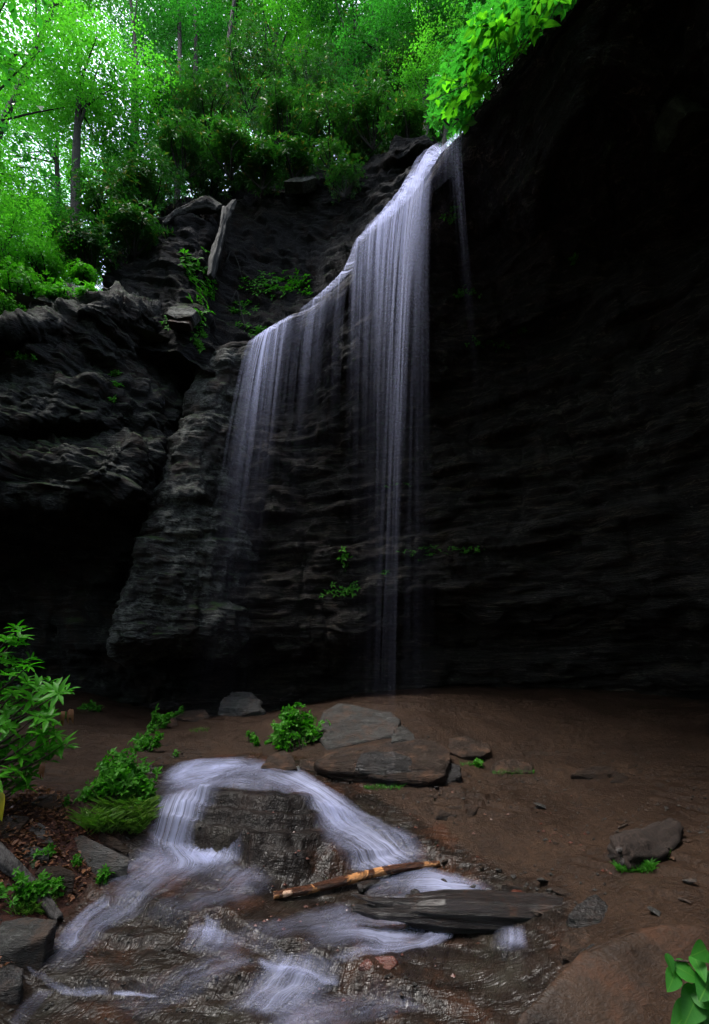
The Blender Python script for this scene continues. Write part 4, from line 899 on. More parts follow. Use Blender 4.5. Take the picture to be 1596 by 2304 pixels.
tree(150, -60, 15, 3.4, 'bright tree along the top edge at left', 'beech', 2)
tree(640, -70, 18, 4.0, 'bright tree along the top edge at centre', 'beech', 3)
tree(1150, -90, 10.5, 2.6, 'tree rising over the right end of the lip', 'dense', 2, ML_DARKTREE)
tree(-30, 150, 16, 3.2, 'bright tree behind the upper left beech', 'beech', 1, tr=.12)
tree(10, 480, 16, 2.6, 'pale tree low on the left skyline', 'beech', 3, tr=.1)
tree(410, -190, 15.8, 2.6, 'tall tree whose bent trunk shows left of the tall rhododendron', 'beech', 0, trunk_uv=(402, 150), tr=.12)
tree(450, -190, 16.2, 2.6, 'tall tree whose straight trunk rises right of the bent trunk', 'beech', 1, trunk_uv=(437, 90), tr=.12)
tree(530, -200, 16.0, 2.6, 'tall tree whose pale trunk rises behind the tall rhododendron', 'beech', 2, trunk_uv=(520, 60), tr=.12)
tree(300, -150, 15.5, 2.2, 'thin tree whose trunk crosses the brightest gap of sky', 'sparse', 0, trunk_uv=(298, 200), tr=.09)
tree(110, 560, 15, 1.9, 'shaded sapling behind the fern ledge', 'dense', 0, ML_DARKTREE, tr=.06)

# ------------------------------------------------------------------ rhododendrons and other shrubs
def shrub(u, v, y, rad, n, label, leaf=.25, material=None, name='rhododendron', cat='shrub', nl=8, squash=.8, group='shrubs on the cliff edge', tilt=.3, w=.3, stems=9, foot=None):
    c = at(u, v, y); n = int(n * 1.7)
    d = rdir(n * 2); d = d[d[:, 2] > -.55][:n]; n = len(d)
    q_ = NR_.uniform(0, 99); lump = 1 + .55 * fbm(d[:, 0] * 1.6 + q_, d[:, 1] * 1.6, d[:, 2] * 1.6, 2, 3)[:, None]
    r = NR_.uniform(.35, 1.1, (n, 1)) * lump; P = c + d * r * rad * np.array([1, 1, squash]) + NR_.normal(size=(n, 3)) * rad * .12
    base = at(*foot) if foot is not None else c + np.array([0, .4 * rad, -rad * squash * 1.1])
    t = thing(name, label, cat, base, group)
    fo = stuff(child('foliage', whorl_mesh('foliage', P, d * .7 + [0, 0, .7], nl, leaf, tilt, w), material or ML_RHODO, t))
    sp = []
    for e in P[::max(1, n // stems)]:
        m = base * .45 + e * .55 + NR_.normal(size=3) * rad * .15; sp.append((([base, m, e], (.035, .025, .008)), dict(n=6, k=12, seed=2, rough=.2)))
    child('stems', tubes_mesh('stems', sp), MBARK, t)
    return t
RH = [(560,170,14.8,1.9,260,'tall sunlit rhododendron rising in the middle of the thicket'),(470,250,14.3,1.6,220,'rhododendron with pale shoots left of the tall one'),(640,270,14.2,1.5,200,'rhododendron right below the tall one'),
 (410,340,13.6,1.3,170,'dark rhododendron above the pale rock arch'),(520,340,13.4,1.2,170,'low rhododendron overhanging the pale rock arch'),(330,420,13.4,1.3,170,'dark rhododendron left of the pale rock arch'),
 (250,470,13.2,1.3,160,'dense rhododendron below the twin trunks'),(300,520,12.9,1.0,140,'drooping rhododendron over the shaded left slabs'),(190,560,12.8,1.1,140,'dark shrub above the bright fern ledge'),
 (590,375,13.8,1.0,140,'rhododendron sprays hanging over the black upper wall'),(740,290,13.8,1.5,200,'deep green rhododendron above the dark upper wall'),(840,270,13.2,1.3,180,'dark rhododendron with crooked stems left of the notch'),
 (920,290,12.6,.9,130,'dark rhododendron at the corner of the notch'),(700,200,15.5,1.8,200,'shaded rhododendron behind the crooked stems'),(900,180,14,1.4,180,'shaded rhododendron in the thicket right of centre'),
 (660,360,13.9,.9,110,'low dark rhododendron at the brink of the upper wall'),(390,240,15.2,1.5,170,'dim rhododendron behind the twin trunks'),(790,150,16,1.8,190,'dim rhododendron high in the thicket')]
for q in RH: shrub(*q)
shrub(775, 400, 13.3, .7, 260, 'feathery small-leaved bush hanging over the black upper wall', leaf=.10, material=ML_RHODO, name='hanging_bush', nl=6, squash=1.0)
shrub(745, 350, 13.2, .7, 260, 'small-leaved bush above the feathery hanging one', leaf=.10, material=ML_RHODO, name='hanging_bush', nl=6)
# bright ferny ledge at left
for k, (u, v, y, r_, n, lab) in enumerate([(55,650,11.4,.8,260,'light green leafy bush on the left cliff ledge'),(130,672,11.5,.55,200,'bright fern clump on the rim of the left cliff'),(205,668,11.6,.42,170,'bright fern clump at the right end of the left rim'),(10,700,11.0,.6,200,'fern clump at the left edge of the rim'),(190,620,12.2,.45,140,'leafy sprig behind the rim ferns'),(100,600,12.3,.8,220,'light green bush behind the rim ferns'),(-20,610,11.6,.9,220,'light green bush at the left border')]):
    shrub(u, v, y, r_, n, lab, leaf=.10, material=ML_HANG, name='fern_clump', cat='plant', nl=7, squash=.55, w=.42, tilt=.1, group='ferns on the cliff rim')
# ------------------------------------------------------------------ unseen trees added left of and behind the viewer to cut skylight
for k, (x, y, h, rad, kind) in enumerate([(-15, 4, 15, 5.5, 'dense'), (-20, 9, 18, 6, 'beech'), (-22, 0, 9, 5, 'dense'), (-17, -10, 10, 5, 'dense'), (-6, -18, 9, 5, 'dense'), (-12, -14, 18, 6, 'dense'), (0, -13, 8, 5.5, 'dense'), (8, -14, 9, 5.5, 'dense'), (4, -19, 16, 6, 'dense'), (-9, -10, 7, 4.5, 'dense'), (14, -12, 10, 6, 'dense')]):
    base = np.array([x, y, float(zbase(x, y)) - .2]); c = base + [0, 0, h]
    t = thing('broadleaf_tree', 'unseen tree added behind the viewpoint to shade the cave and falls', 'tree', base, 'added shade trees behind the viewpoint')
    me, cl = crown(kind, k % 3); o = link('crown', me, None, t); o.location = c - base; o.scale = (rad, rad, rad * 1.2); o.rotation_euler = (0, 0, k * 1.3)
    o.material_slots[0].link = 'OBJECT'; o.material_slots[0].material = ML_DARKTREE; stuff(o)
    child('trunk', tube_mesh('trunk', [base, base * .5 + c * .5, c], (.25, .2, .1), n=8, k=10, seed=k), MBARK, t)

# ------------------------------------------------------------------ surfaces one can hang plants on
def bvh_of(P): return BVHTree.FromPolygons(P.reshape(-1, 3).tolist(), grid_faces(P.shape[0], P.shape[1]).tolist())
WB = [bvh_of(Pw2), bvh_of(PB), bvh_of(PL), bvh_of(PU)]
def hit(u, v):
    a, b, c = ray(u, v); d = Vector((float(a), float(b), float(c))).normalized(); best = None
    for w in WB:
        h = w.ray_cast(Vector((0, 0, EYE)), d)
        if h[0] is not None and (best is None or h[3] < best[1]):
            n = h[1] if h[1].dot(d) < 0 else -h[1]; best = (np.array(h[0]), h[3], np.array(n))
    return best if best else (at(u, v, 12.0), 12, np.array([0, -1.0, 0]))
def placed(name, me_, parent, p, N, D, s, material=None):
    """one leaf object sharing its mesh, set on the plant"""
    n, d, sd = frame(np.array([N], float), np.array([D], float))
    M = Matrix(((d[0][0], sd[0][0], n[0][0], p[0]), (d[0][1], sd[0][1], n[0][1], p[1]), (d[0][2], sd[0][2], n[0][2], p[2]), (0, 0, 0, 1))) @ Matrix.Diagonal((s, s, s, 1))
    o = bpy.data.objects.new(name, me_); COL.objects.link(o); o.parent = parent
    org = Vector(parent.location) + (Vector(parent.parent.location) if parent.parent else Vector())
    o.matrix_local = Matrix.Translation(-org) @ M
    return o
def unit_leaf(name, material, w=.62, heart=.12, droop=.18, fold=.10, n=7):
    """a leaf one unit long along +X: pointed tip, rounded base, raised edges"""
    V = []; F = []
    xs = np.linspace(0, 1, n); half = w * .5 * np.sin(np.pi * np.clip(xs, 0, 1) ** .62) ** .8; half[0] = heart * .3; half[-1] = .005
    for x, h in zip(xs, half):
        z = -droop * x * x; V += [(x - heart * (1 - x) * .0, h, z + fold * h * 2), (x, 0, z), (x, -h, z + fold * h * 2)]
    for i in range(n - 1):
        a = i * 3; F += [(a, a + 1, a + 4, a + 3), (a + 1, a + 2, a + 5, a + 4)]
    me = bpy.data.meshes.new(name); me.from_pydata(V, [], F); me.polygons.foreach_set('use_smooth', [True] * len(F)); me.materials.append(material); me.update(); return me

# ------------------------------------------------------------------ big-leaved shrub hanging from the lip
poly = [(955,272),(968,245),(985,180),(1000,150),(1040,95),(1075,40),(1110,5),(1180,-40),(1330,-60),(1285,10),(1210,80),(1160,125),(1110,180),(1078,230),(1058,280),(1030,300),(1000,262)]
def inpoly(u, v): return bool(polydist(np.array([u * 1.0]), np.array([v * 1.0]), [(a, b) for a, b in poly])[1][0])
hs = thing('hanging_shrub', 'bright lime green big-leaved shrub hanging over the lip at upper right', 'shrub', lip(1130, 205))
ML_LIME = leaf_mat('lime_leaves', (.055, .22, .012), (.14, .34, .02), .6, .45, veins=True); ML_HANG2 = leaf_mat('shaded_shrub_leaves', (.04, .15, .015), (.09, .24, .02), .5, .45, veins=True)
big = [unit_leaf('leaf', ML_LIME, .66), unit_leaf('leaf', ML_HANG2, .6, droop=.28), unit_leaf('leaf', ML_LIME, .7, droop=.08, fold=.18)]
def lipy(v): return float(np.interp(v, [-60, 5, 150, 285, 320], [4.2, 4.5, 5.75, 6.5, 6.8]))
cnt = 0; rr = random.Random(4); anchors = []
while cnt < 44:
    u, v = rr.uniform(955, 1330), rr.uniform(-60, 300)
    if not inpoly(u, v): continue
    y = lipy(v) - rr.uniform(.0, .75); c = at(u, v, y); cnt += 1; anchors.append(c)
    edge = min(1, max(0, (1130 - u + (v - 150) * -.5) / 160))  # left edge gets lime leaves, the rest darker ones, painting lit and shaded sides
    f = lip(*[(1290, 5), (1240, 70), (1180, 150), (1120, 215), (1060, 285)][rr.randrange(5)]) + np.array([.2, .15, .3])
    f = lip(1060, 285) * .5 + .5 * f if c[1] > 6 else f
    stem = child('stem', tube_mesh('stem', [f, c * .5 + f * .5 + np.array([0, 0, .12]), c], (.014, .010, .005), n=5, k=10, seed=1), MTWIG, hs)
    k = rr.choice((3, 4, 5, 5)); a0 = rr.uniform(0, 6.28)
    for j in range(k):
        a = a0 + j * 6.28 / k + rr.uniform(-.4, .4)
        D = np.array([math.cos(a), math.sin(a), rr.uniform(-.55, .0)]); N = np.array([rr.gauss(-.25, .3), rr.gauss(-.25, .3), 1.0])
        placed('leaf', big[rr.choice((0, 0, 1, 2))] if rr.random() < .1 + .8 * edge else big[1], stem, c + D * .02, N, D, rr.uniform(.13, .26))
PP, NN, DD = [], [], []
for k in range(5200):
    u = rr.uniform(985, 1330); v = rr.uniform(-60, 310)
    if inpoly(u, v):
        e = abs(rr.gauss(0, .35)); PP.append(at(u, v, lipy(v) + .25 - e)); NN.append((rr.gauss(-.2, .4), rr.gauss(-.3, .4), 1)); DD.append((rr.gauss(-.3, 1), rr.gauss(0, 1), rr.gauss(-.5, .5)))
L = np.random.default_rng(2).uniform(.09, .17, len(PP))
stuff(child('foliage', leaf_cloud('foliage', np.array(PP), np.array(NN), np.array(DD), L, L * .6), ML_DARKTREE, hs))  # inner leaves use a darker green, painting the shade inside the shrub
rim = [lip(u, v) + np.array([.12, .10, .10]) for u, v in ((1046,300),(1060,282),(1110,225),(1180,150),(1240,75),(1290,5),(1370,-90),(1480,-230))]
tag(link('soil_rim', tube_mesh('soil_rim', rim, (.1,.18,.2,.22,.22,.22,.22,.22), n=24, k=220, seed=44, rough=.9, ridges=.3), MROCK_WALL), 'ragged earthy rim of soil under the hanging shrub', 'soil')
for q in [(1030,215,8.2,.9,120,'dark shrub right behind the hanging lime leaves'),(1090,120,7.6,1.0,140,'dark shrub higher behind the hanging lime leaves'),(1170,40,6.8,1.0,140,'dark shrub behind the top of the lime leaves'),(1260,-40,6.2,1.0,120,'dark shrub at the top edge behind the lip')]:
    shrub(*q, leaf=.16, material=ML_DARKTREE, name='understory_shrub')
# roots and rags of soil under the lip
for k, (pth, r0, lab) in enumerate([([(1163,100),(1160,130),(1163,160),(1160,196)], .05, 'thick hairy root hanging below the lip shrub'), ([(1168,152),(1185,158),(1202,162)], .018, 'thin side root pointing right from the thick root'),
        ([(1113,208),(1108,225),(1104,224)], .03, 'pale root stub beneath the hanging shrub'), ([(1112,232),(1114,262),(1115,290)], .008, 'thread thin root dangling beneath the hanging shrub'),
        ([(1230,60),(1238,90),(1250,108),(1256,128)], .012, 'beaded root hanging at the top right of the lip'), ([(1280,0),(1283,25),(1272,48),(1265,58)], .012, 'curved bare root at the top edge'), ([(1308,0),(1300,20),(1292,32)], .010, 'short bare root tip near the top edge')]):
    P = [at(u, v, lipy(v) + .12) for u, v in pth]
    tag(link('hanging_root', tube_mesh('hanging_root', P, [r0, r0 * .9, r0 * .7, r0 * .4][:len(P)], n=8, k=24, seed=k, rough=.35), MBARK_GREY), lab, 'root', 'roots under the lip')

# ------------------------------------------------------------------ rhododendron at the lower left, leaf by leaf
rl = unit_leaf('leaf', leaf_mat('glossy_evergreen_leaves', (.026, .15, .008), (.07, .27, .014), .4, .4, spec=.18), .30, droop=.22, fold=.14)
ry = unit_leaf('leaf', ML_DEAD, .28, droop=.5)
ty = 7.3
lr = thing('rhododendron', 'glossy evergreen shrub reaching in from the lower left edge', 'shrub', gpt(-60, 1800))
tips = [(15,1440),(42,1435),(-10,1478),(28,1490),(62,1500),(10,1520),(50,1532),(85,1545),(118,1552),(30,1560),(70,1575),(100,1580),(132,1560),(5,1590),(45,1600),(82,1612),(-15,1640),(20,1640),(15,1675),(55,1670),(92,1650),(125,1655),(140,1678),(8,1710),(45,1705),(80,1695),(110,1690),(30,1735),(65,1740),(-5,1750),(45,1770),(15,1608),(105,1618),(70,1720),(-20,1560),(-20,1700)]
sp = []
nl_ = 0
for k, (u, v) in enumerate(tips):
    y = ty + rr.uniform(-.35, .35); c = at(u, v, y); n = 8
    f = at(-70 + .2 * u, min(1830, v + 90), ty + .1); stem = child('stem', tube_mesh('stem', [f, f * .4 + c * .6 + np.array([0, 0, -.05]), c], (.022, .014, .006), n=6, k=10, seed=k), MTWIG, lr)
    ax = np.array([rr.gauss(.25, .3), rr.gauss(-.35, .3), 1.0]); A, D0, S0 = frame(np.array([ax]), np.array([[1.0, .2, 0]])); A, D0, S0 = A[0], D0[0], S0[0]
    for j in range(n):
        a = j * 6.28 / n + rr.uniform(-.3, .3); el = rr.gauss(.25, .3); Dh = D0 * math.cos(a) + S0 * math.sin(a)
        D = Dh * math.cos(el) + A * math.sin(el); N = A * math.cos(el) - Dh * math.sin(el)
        placed('leaf', rl, stem, c + D * .01, N, D, rr.uniform(.15, .25)); nl_ += 1
for u, v in ((150*.44+30, 1715), (155*.44+90, 1595), (140, 1600)):
    for j in range(2): placed('dead_leaf', ry, lr, at(u + j * 5, v, ty - .1), (0, -1, .3), (rr.uniform(-.2, .2), 0, -1), .18)
P, N, D, L = whorl_points(np.array([at(u + rr.gauss(0, 14), v + rr.gauss(6, 14), ty + rr.uniform(.1, .5)) for u, v in tips for _ in range(2)]), rdir(len(tips) * 2) * .4 + [0, 0, .8], 7, .18)
stuff(child('foliage', leaf_cloud('foliage', P, N, D, L, L * .3), rl.materials[0], lr))
# yellowing leaf at the left border
sap = thing('sapling', 'sapling tip with one green and one yellow drooping leaf at the left border', 'sapling', at(-30, 1850, 2.6))
yl = unit_leaf('leaf', ML_YELLOW, .5, droop=.3); gl = unit_leaf('leaf', ML_LIME, .55, droop=.2)
placed('leaf', yl, sap, at(2, 1782, 2.5), (-.2, -1, .3), (.35, 0, -1), .115); placed('leaf', gl, sap, at(-14, 1756, 2.5), (-.3, -1, .5), (.7, 0, -.5), .085)
child('stem', tube_mesh('stem', [at(-30, 1850, 2.6), at(-25, 1790, 2.55), at(-10, 1762, 2.5)], (.006, .004, .002), n=5, k=8), MTWIG, sap)

# ------------------------------------------------------------------ sapling in the lower right corner
sr = thing('sapling', 'sapling with soft green leaves hanging in front of the lower right slab', 'sapling', (2.9, 2.6, float(zbase(2.9, 2.6))))
sl = unit_leaf('leaf', leaf_mat('soft_green_leaves', (.015, .12, .015), (.05, .22, .025), .5, .5, veins=True), .68, heart=.3, droop=.2, fold=.1, n=9)
Y = 2.9
for (u, v, du, dv, s_, nx) in [(1515,2172,45,-10,.17,.2),(1560,2150,30,40,.14,-.2),(1590,2135,-50,25,.17,.3),(1520,2185,-12,55,.15,.5),(1575,2225,-15,60,.24,.1),(1552,2230,60,10,.20,-.3),(1600,2200,-30,60,.22,.2),(1560,2262,-25,55,.22,.4),(1590,2255,10,70,.24,0),(1600,2300,-60,15,.2,.2),(1500,2145,40,8,.1,.1),(1585,2180,25,20,.15,.2)]:
    p0 = at(u, v, Y); p1 = at(u + du, v + dv, Y - .1); D = p1 - p0
    placed('leaf', sl, sr, p0, (nx + rr.gauss(0, .25), -.8, .75 + rr.gauss(0, .3)), D, s_ * .72)
child('stem', tubes_mesh('stem', [(([np.array([2.9, 2.6, float(zbase(2.9, 2.6))]), at(1680, 2330, Y), at(1600, 2230, Y), at(1570, 2170, Y), at(1510, 2160, Y)], (.014, .012, .008, .006, .003)), dict(n=6, k=24, seed=3)), (([at(1600, 2230, Y), at(1575, 2240, Y), at(1556, 2262, Y)], (.006, .005, .003)), dict(n=5, k=8, seed=4))]), MTWIG, sr)
y_ = 4.9
db = thing('dead_branch', 'dark knotty dead branch lying on the lower right slab', 'branch', at(1500, 2300, y_))
child('branch_wood', tubes_mesh('branch_wood', [(([at(1440,2345,y_-.2), at(1480,2296,y_-.05), at(1520,2255,y_), at(1545,2222,y_+.15), at(1575,2196,y_+.3), at(1640,2165,y_+.4)], (.05,.06,.052,.045,.03,.02)), dict(n=14, k=50, seed=6, rough=.3, ridges=.25)), (([at(1545,2226,y_+.12), at(1520,2232,y_+.1), at(1500,2238,y_+.08)], (.025,.015,.006)), dict(n=8, k=12, seed=9, rough=.3))]), MBARK_GREY, db)

# ------------------------------------------------------------------ low bushes, grass and moss on the ground
def ground_bush(u, v, wpx, hpx, n, label, leaf=.06, material=None, name='bush', nl=5, cat='bush', w=.6, group='weeds on the cave floor'):
    b = gpt(u, v); m = pxm(v, b[1]); rx, rz = wpx * m * .5, hpx * m
    d = rdir(n); nb = max(3, n // 28)        # several shoots of uneven height, leaves strung along them
    tx = NR_.uniform(-1, 1, nb); tip = np.column_stack([b[0] + tx * rx, b[1] + NR_.uniform(0, 1.2, nb) * rx, b[2] + rz * (1 - .55 * np.abs(tx) ** 1.6) * NR_.uniform(.45, 1.12, nb)])
    rt = np.column_stack([b[0] + tx * rx * .45, np.full(nb, b[1] + .3 * rx), np.full(nb, b[2] - .02)])
    k = NR_.integers(0, nb, n); f = NR_.uniform(.2, 1, (n, 1)) ** .7
    P = rt[k] * (1 - f) + tip[k] * f + NR_.normal(size=(n, 3)) * np.array([rx, rx, rz]) * .13
    t = thing(name, label, cat, b, group)
    stuff(child('foliage', whorl_mesh('foliage', P, d * .7 + [0, -.2, .7], nl, leaf, .05, w, simple=False), material or ML_BUSH, t))
    sp = [(([b + np.array([rr.uniform(-.4, .4) * rx, 0, -.03]), b * .5 + e * .5, e], (.008, .006, .003)), dict(n=4, k=6)) for e in tip]
    child('stems', tubes_mesh('stems', sp), MTWIG, t); return t
ground_bush(240, 1835, 160, 125, 560, 'leafy green bush left of the upper cascade', leaf=.085, w=.55)
ground_bush(670, 1690, 112, 100, 420, 'dark green bush beside the big tilted slab', leaf=.085, w=.7)
ground_bush(325, 1692, 62, 44, 130, 'small green bush behind the cascade crest', leaf=.06)
ground_bush(350, 1638, 55, 44, 130, 'dark weed clump in the cave mouth', leaf=.07)
ground_bush(398, 1618, 30, 30, 60, 'little weed right of the dark clump', leaf=.06)
ground_bush(195, 1600, 45, 24, 70, 'low weed at the back of the cave floor', leaf=.06)
ground_bush(145, 1618, 14, 16, 24, 'tiny seedling left of the low weed', leaf=.05)
ground_bush(590, 1680, 36, 28, 60, 'sprig left of the dark green bush', leaf=.05)
ground_bush(560, 1672, 30, 24, 60, 'mossy tuft left of the sprig', leaf=.04)
ground_bush(335, 1650, 30, 20, 40, 'low sprig in front of the dark weed clump', leaf=.05)
ground_bush(225, 1998, 30, 34, 26, 'seedling under the large tilted slab', leaf=.06, w=.5)
ground_bush(125, 2022, 34, 40, 34, 'seedling beside the old grey log', leaf=.06, w=.5)
ground_bush(90, 1942, 40, 26, 22, 'seedling between the flat stones', leaf=.055, w=.5)
ground_bush(25, 2040, 110, 60, 150, 'ivy patch under the old grey log', leaf=.055, w=.6)
ground_bush(165, 1950, 14, 18, 14, 'fern sprout left of the tilted slab', leaf=.05)
ground_bush(1075, 1728, 26, 20, 34, 'small herb under the flat brown slab', leaf=.06)
ground_bush(390, 1705, 24, 16, 20, 'weed sprout right of the small bush', leaf=.04)
ground_bush(148, 1822, 12, 26, 12, 'single sprout by the dark rock splinter', leaf=.05)
def grass(u0, u1, v, hpx, n, label, name='grass_tuft', parent=None, lean=.5, material=None, vj=8):
    P, N, D, L = [], [], [], []
    for k in range(n):
        u = rr.uniform(u0, u1); g = gpt(u, v + rr.uniform(-vj, vj)); P.append(g - [0, 0, .02]); a = rr.uniform(0, 6.28)
        D.append((math.cos(a) * lean + rr.gauss(.15, .2), math.sin(a) * lean - .2, 1)); N.append((math.cos(a + 1.57) , math.sin(a + 1.57), .3)); L.append(hpx * pxm(v, g[1]) * rr.uniform(.6, 1.3))
    L = np.array(L); me = leaf_cloud(name, np.array(P), np.array(N, float), np.array(D, float), L, L * .05 + .004, droop=.35, fold=.0)
    o = link(name, me, material or ML_GRASS); c = np.array(P).mean(0); me.transform(Matrix.Translation(Vector(-c))); o.location = c
    return tag(o, label, 'grass', 'grass tufts')
grass(190, 320, 1865, 55, 420, 'long grass drooping at the foot of the leafy bush', vj=14, lean=.9)
grass(230, 330, 1835, 45, 260, 'grass fringe between the leafy bush and the cascade', vj=16, lean=.8)
ML_MOSS = leaf_mat('moss_fronds', (.02, .10, .01), (.06, .2, .02), .35, .5)
grass(1392, 1472, 1956, 20, 700, 'bright moss at the foot of the driftwood stump', name='moss_patch', material=ML_MOSS, vj=9)
grass(1465, 1505, 1925, 14, 130, 'mossy grass on the right flank of the driftwood stump', name='moss_patch', vj=10)
grass(820, 905, 1775, 12, 150, 'green grass strip below the layered ledge boulder', material=ML_MOSS, vj=3)
grass(1110, 1200, 1740, 10, 180, 'green grass fringe under the low earthy hump', material=ML_MOSS, vj=4)
grass(20, 110, 2052, 30, 160, 'grass tuft under the old grey log', lean=.7)
grass(1040, 1065, 1722, 10, 50, 'thin green tuft left of the small herb', material=ML_MOSS, vj=3)
grass(430, 470, 1645, 10, 60, 'faint grass tuft behind the crest', vj=4)

# ------------------------------------------------------------------ litter, pebbles
pts = np.array([[p[0], p[1]] for p in LITTER]); lo, hi = pts.min(0), pts.max(0)
xy = NR_.uniform(lo, hi, (9000, 2)); dd, ii = polydist(xy[:, 0], xy[:, 1], LITTER); dens = fbm(xy[:, 0] * 1.4, xy[:, 1] * 1.4, 0, 3, 17)
xy = xy[ii & (dens > -.15)][:4200]; z, _ = zground(xy[:, 0], xy[:, 1]); n = len(xy)
L = NR_.uniform(.03, .09, n); Wd = L * NR_.choice([.08, .12, .5, .6], n)
me = leaf_cloud('leaf_litter', np.column_stack([xy, z + .012 + NR_.uniform(0, .03, n)]), NR_.normal(size=(n, 3)) * .35 + [0, 0, 1], NR_.normal(size=(n, 3)), L, Wd, droop=.05)
stuff(tag(link('leaf_litter', me, ML_DEAD), 'red brown leaf and needle litter on the left bank', 'leaf litter'))
def pebbles(name, N_, region, label, mat_, s0, s1, seed):
    rs = np.random.default_rng(seed); x = rs.uniform(region[0], region[1], N_); y = rs.uniform(region[2], region[3], N_); k = fbm(x * .9, y * .9, 0, 3, seed) > -.05; x, y = x[k], y[k]
    z, _ = zground(x, y); s = rs.uniform(s0, s1, len(x)) ** 1.0
    base = np.array([(1, 0, 0), (-.9, .1, 0), (0, .8, 0), (.1, -.8, 0), (.1, 0, .55), (0, .1, -.4)]); fc = np.array([(0, 2, 4), (2, 1, 4), (1, 3, 4), (3, 0, 4), (2, 0, 5), (1, 2, 5), (3, 1, 5), (0, 3, 5)])
    a = rs.uniform(0, 6.28, len(x)); V = base[None] * s[:, None, None] * rs.uniform(.7, 1.3, (len(x), 6, 1)); c, q = np.cos(a)[:, None], np.sin(a)[:, None]
    V = np.stack([V[..., 0] * c - V[..., 1] * q + x[:, None], V[..., 0] * q + V[..., 1] * c + y[:, None], V[..., 2] + z[:, None] + s[:, None] * .15], -1).reshape(-1, 3)
    F_ = (fc[None] + np.arange(len(x))[:, None, None] * 6).reshape(-1, 3)
    return stuff(tag(link(name, mesh(name, V, F_, smooth=False), mat_), label, name.replace('_', ' ')))
pebbles('gravel', 2600, (-4, 5.5, 5.2, 11), 'fine grit and pebbles strewn over soil and stream bed', MROCK_BOULD, .008, .032, 3)
pebbles('wood_chips', 260, (-2, 4.5, 5.2, 9), 'orange bark chips and fallen leaf bits on wet rock', MROCK_RED, .012, .035, 8)

# loose chips of rock on the soil right of the stream, alike to the eye
chips = []
for k in range(4):
    q = np.random.default_rng(40 + k).normal(size=(12, 3)) * [1, .75, .35]
    o = hullrock('stone', q * .05, None, (MROCK_BROWN, MROCK_BOULD)[k % 2], 90 + k, maxe=.2); chips.append(o.data); bpy.data.objects.remove(o)
for k in range(34):
    u, v = rr.uniform(960, 1580), rr.uniform(1770, 2060); g = gpt(u, v)
    o = link('stone', chips[k % 4]); o.location = g + [0, 0, .0]; o.rotation_euler = (0, 0, rr.uniform(0, 6.28)); sc = rr.uniform(.35, 1.25); o.scale = (sc, sc, sc)
    tag(o, 'small chip of rock lying loose on the soil right of the stream', 'stone', 'loose stone chips')
# ------------------------------------------------------------------ plants clinging to the cliff
def wall_plant(u, v, wpx, hpx, n, label, leaf=.12, material=None, name='cliff_plant', nl=5, group='plants on the cliff', w=.5, out=.12):
    p, dist, nn = hit(u, v); m = dist / F; cs = []
    for k in range(n):
        h = hit(u + rr.gauss(0, wpx * .3), v + rr.gauss(0, hpx * .3)); 
        cs.append(h[0] + h[2] * rr.uniform(.02, out) if abs(h[1] - dist) < 1.5 else p + nn * .1)
    cs = np.array(cs); t = thing(name, label, 'plant', p, group)
    stuff(child('foliage', whorl_mesh('foliage', cs, np.tile(nn * .7 + [0, 0, .6], (n, 1)) + rdir(n) * .3, nl, leaf, .0, w), material or ML_BUSH, t))
    sp = [(([p - nn * .03, p * .5 + e * .5, e], (.01, .007, .003)), dict(n=4, k=6)) for e in cs[::max(1, n // 8)]]
    child('stems', tubes_mesh('stems', sp), MTWIG, t); return t
for q in [(430,600,60,60,26,'leafy sapling in front of the pale leaning trunk',.24),(455,650,50,90,34,'leafy sapling foot trailing down the upper rocks',.22),(445,720,40,40,22,'herb beside the reddish rock shelf',.18),(450,770,24,40,14,'sprig hanging below the reddish shelf',.18),
          (380,722,20,18,12,'fern in the crack under the reddish shelf',.14),(600,640,90,40,46,'dark ferns on the ledge left of the waterfall lip',.2),(670,640,70,40,40,'fern patch above the thin veil',.2),(585,745,36,26,24,'round-leaved plant at the left end of the lip',.16),(540,700,60,60,30,'sprawling ferns left of the lip',.16),
          (265,838,20,10,8,'tiny fern on the left cliff face',.12),(262,865,16,8,7,'tiny fern lower on the left cliff face',.12),(258,895,14,8,6,'third tiny fern down the left cliff face',.12),(50,800,60,10,30,'moss fringe on the left cliff step',.09),
          (775,1255,26,24,9,'leafy vine on the wall behind the falls',.18),(780,1325,40,20,14,'vine leaves below the leafy vine',.15),(745,1338,30,10,8,'trailing vine tip left of the wall vines',.12),(865,1290,16,12,5,'round leaves on the wall under the falls',.12),
          (960,1240,110,16,30,'line of round leaves along a wall ledge right of the falls',.08),(1060,1235,60,12,22,'liverwort leaves edging the pale wall patch',.07),(1105,775,80,24,20,'small leaf clump on the dark right wall',.09),(1170,740,40,12,10,'leaf speck chain on the dark right wall',.08),
          (1285,578,10,10,4,'single green leaf on the dark right wall',.14),(1040,660,50,30,20,'dim herbs right of the main veil',.10),(1010,480,40,30,14,'herb tuft under the lip right of the veil',.10),(900,1090,60,10,10,'leaf dots on the wall seen through the falls',.07)]:
    wall_plant(*q[:6], leaf=q[6])
for q in [(560,420,15.6,1.0,130,'dark rhododendron filling the brink above the leaning trunk'),(470,410,15.2,1.0,130,'dark rhododendron behind the pale arch'),(700,375,15.6,1.0,120,'dark rhododendron behind the thin pale ledge'),(810,345,14.8,1.0,120,'dark rhododendron above the right part of the black wall'),(960,300,14.2,.8,90,'small dark shrub in the notch'),(620,300,16.2,1.6,170,'shaded rhododendron deep in the thicket')]: shrub(*q)
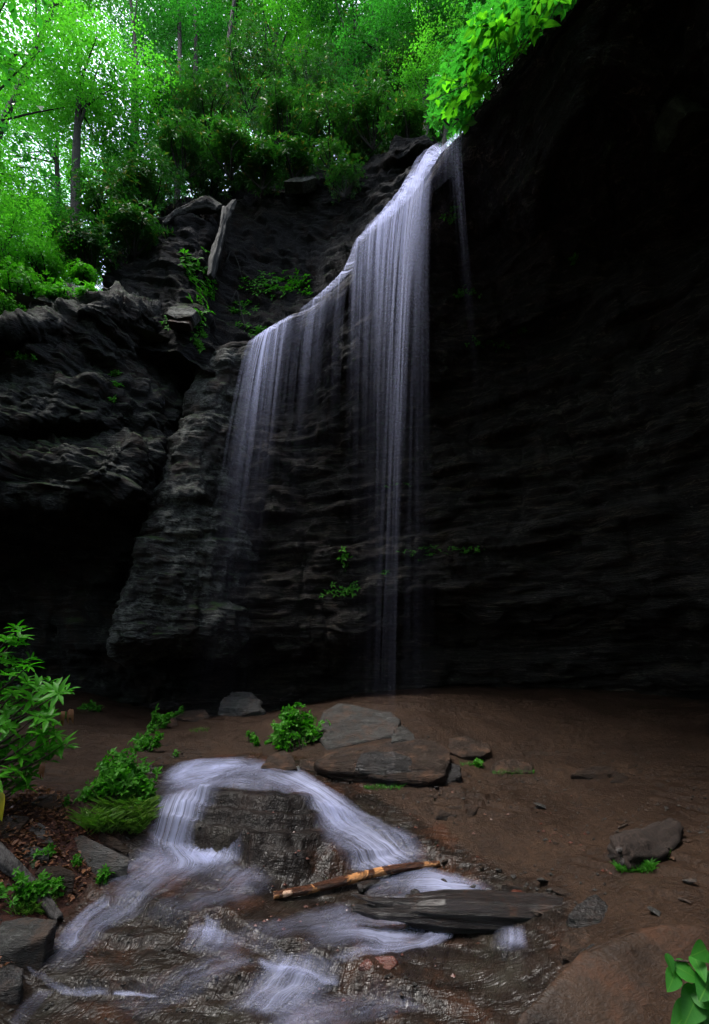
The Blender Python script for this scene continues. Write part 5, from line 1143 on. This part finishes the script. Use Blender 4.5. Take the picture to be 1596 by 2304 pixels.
# pale trunk and roots on the upper rocks
pt = thing('leaning_trunk', 'pale lichened trunk leaning against the dark upper wall', 'tree trunk', at(478, 610, 12.4))
child('trunk', tube_mesh('trunk', [at(474,625,12.4), at(487,570,12.5), at(497,530,12.6), at(505,500,12.7), at(514,474,12.8), at(528,452,13.0)], (.10,.17,.14,.11,.15,.07), n=24, k=90, seed=17, rough=.55, ridges=.3), MBARK_PALE, pt)
child('root', tube_mesh('root', [at(505,468,12.75), at(498,500,12.55), at(494,528,12.5)], (.09,.035,.02), n=8, k=16, seed=19, rough=.3), MBARK_PALE, pt)
for k, (pth, lab, r0) in enumerate([([(370,505),(400,482),(440,466),(470,460),(494,470)], 'pale curved ledge of rock like an arch on the upper wall', .2)]):
    tag(link('rock_arch', tube_mesh('rock_arch', [at(u, v, 13.0) for u, v in pth], (.08,.14,.2,.26,.16), n=24, k=90, seed=23, rough=.6, ridges=.3), MROCK_LEFT), lab, 'rock')
rock([(372,705,.1),(385,690,.6),(420,688,1),(445,698,.6),(430,712,.1),(395,716,0)], 'reddish pale rock shelf in the corner above the cleft', MROCK_PALE, 81, hang=True, y0=11.9, depth=.5, name='boulder', bury=.02)
rock([(376,722,.1),(390,712,.8),(432,712,.8),(425,728,.1)], 'thin reddish layer under the pale shelf', MROCK_BROWN, 82, hang=True, y0=11.9, depth=.4, name='boulder', bury=.02)
rock([(638,408,.1),(660,400,.8),(705,394,.9),(712,400,.4),(680,408,.0)], 'thin pale ledge stone near the top of the black upper wall', MROCK_PALE, 83, hang=True, y0=13.6, depth=.6, name='boulder', bury=.02)
rock([(1512,235,.2),(1530,212,.6),(1560,200,1),(1600,198,1),(1640,215,.6),(1610,250,.1),(1545,255,0)], 'mossy green boulder bulging from the dark overhang at right', rock_mat('mossy_rock', (.008, .009, .005), (.025, .028, .013), lichen=(.045, .05, .028), lich=.52, rust=(.02, .016, .008), spec=.1, scale=3), 84, hang=True, y0=float(hit(1560, 225)[0][1]) - .12, depth=.8, bury=.0, amp=.09, bev=.14)
rock([(1363,322,.2),(1372,312,.8),(1392,308,.8),(1394,318,.4),(1375,330,0)], 'small mossy knob on the dark overhang', bpy.data.materials['mossy_rock'], 85, hang=True, y0=float(hit(1380, 318)[0][1]) - .06, depth=.4, bury=.0, amp=.09, bev=.14)
for k, (pth, lab) in enumerate([([(510,600),(525,570),(535,600),(545,640)], 'pale bare twig curling by the leaning trunk'), ([(520,690),(530,660),(545,700),(552,745)], 'bare twig drooping over the upper ledge'), ([(235,640),(250,660),(262,650)], 'bare twig on the shaded left slab')]):
    tag(link('twig', tube_mesh('twig', [hit(u, v)[0] + hit(u, v)[2] * .15 for u, v in pth], [.02] * len(pth), n=5, k=20, seed=k, rough=.2), MBARK_PALE), lab, 'twig')
